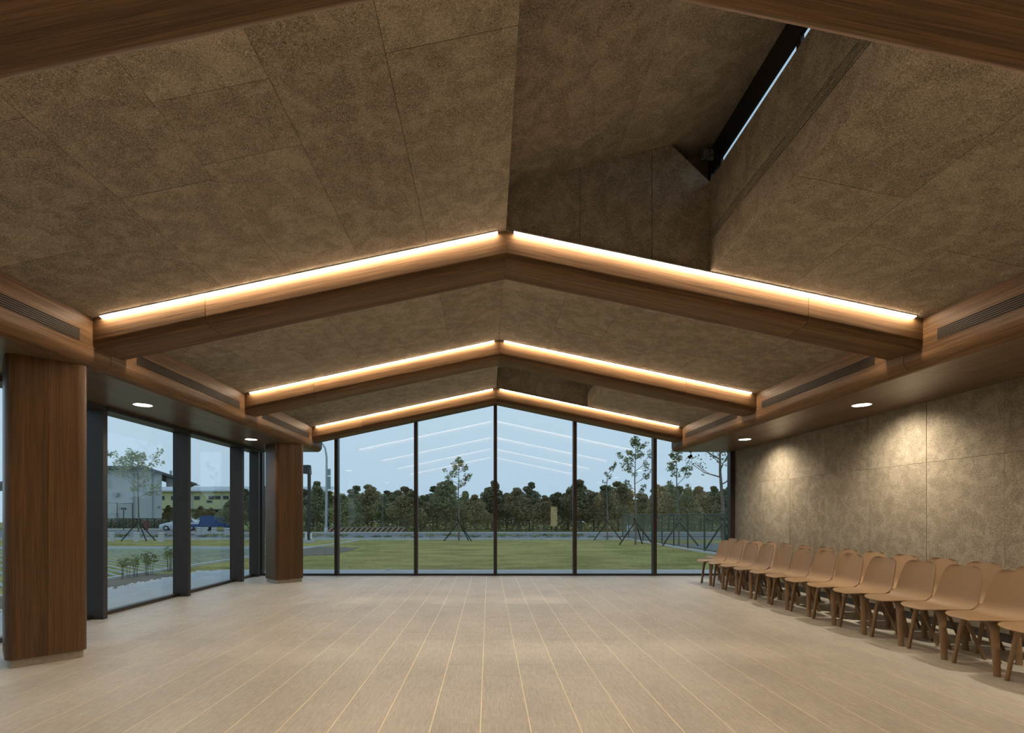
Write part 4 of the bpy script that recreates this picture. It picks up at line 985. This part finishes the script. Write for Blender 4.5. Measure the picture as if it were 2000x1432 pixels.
# trees and lamps around the buildings
for i, (px, py, dd, top, q, lab) in enumerate(((468, 1040, 58, 947, 2, 'large dark tree behind the third left-hand mullion'), (452, 1038, 60, 975, 1, 'small bushy tree at the right end of the yellow building'),
        (512, 1040, 62, 958, 0, 'dark tree just left of the far column beyond the glass'), (330, 1022, 80, 986, 4, 'small tree between grey hall and yellow building'), (394, 1020, 86, 988, 3, 'brownish small tree in front of the yellow building canopy'), (412, 1020, 86, 991, 4, 'brownish low tree behind the blue pickup truck'))):
    hh = Z(top, dd) - zg(dd); hp = [5.6, 5.0, 6.2, 4.6, 5.3][q]; s_ = hh / hp; wd_ = max(s_, .55)
    o = copy_tree(protos[q], (X(px, dd), dd, zg(dd)), i * 1.7, (wd_, wd_, s_)); o['group'] = 'trees around the buildings on the left'; o['label'] = lab
dl_ = 60.0
pl = empty('street_lamp', (X(176, dl_), dl_, zg(dl_))); tag(pl, 'grey street lamp pole with a flat head between column and first mullion', 'street light')
MB().tube([(X(176, dl_), dl_, zg(dl_)), (X(176, dl_), dl_, Z(905, dl_)), (X(182, dl_), dl_, Z(893, dl_)), (X(206, dl_), dl_, Z(888.5, dl_))], [.11, .09, .08, .05], 8).build('pole', 'pole', pl, True)
MB().tube([(X(206, dl_), dl_, Z(888.8, dl_)), (X(211, dl_), dl_, Z(888, dl_)), (X(217, dl_), dl_, Z(887.5, dl_)), (X(220, dl_), dl_, Z(888.3, dl_))], [.08, .16, .18, .06], 10).build('lamp_head', 'grey', pl, True)
dl_ = 66.0
pl = empty('garden_lamp', (X(241.5, dl_), dl_, zg(dl_))); tag(pl, 'black twin-armed garden lamp before the grey hall doors', 'lamp post')
MB().tube([(X(241.5, dl_), dl_, zg(dl_)), (X(241.5, dl_), dl_, Z(992.5, dl_))], .05, 6).build('pole', 'stake', pl)
for s_ in (-1, 1): MB().tube([(X(241.5, dl_), dl_, Z(993, dl_)), (X(241.5 + s_ * 2.5, dl_), dl_, Z(992, dl_)), (X(241.5 + s_ * 4, dl_), dl_, Z(994, dl_)), (X(241.5 + s_ * 4.2, dl_), dl_, Z(996, dl_))], [.04, .05, .07, .12], 6).build('arm', 'stake', pl)
M['hyd'] = plain('hydrant_red', (.16, .045, .03), .5)
x, y = X(285, 66), 66.0; hy = empty('fire_box', (x, y, zg(y))); tag(hy, 'reddish box standing by the perimeter fence', 'box')
MB().box(x - .22, x + .22, y - .15, y + .15, zg(y), zg(y) + 1.05).build('body', 'hyd', hy); MB().box(x - .26, x + .26, y - .19, y + .19, zg(y) + 1.05, zg(y) + 1.15).build('lid', 'hyd', hy)
# small white scrap on the terrace edge
x, y = (758 - VX) * 12.2 / FPX, 12.2
sc_ = MB().add([(x - .06, y - .03, -.03), (x + .05, y - .035, -.03), (x + .06, y + .03, -.03), (x - .05, y + .03, -.03), (x - .03, y - .01, .005), (x + .045, y - .015, .03), (x + .05, y + .01, .035), (x - .02, y + .01, .012)],
    [(0, 3, 2, 1), (4, 5, 6, 7), (0, 1, 5, 4), (1, 2, 6, 5), (2, 3, 7, 6), (3, 0, 4, 7)]).build('white_scrap', 'white', loc=(x, y, -.03)); tag(sc_, 'small white scrap lying on the terrace outside the glass gable', 'scrap')
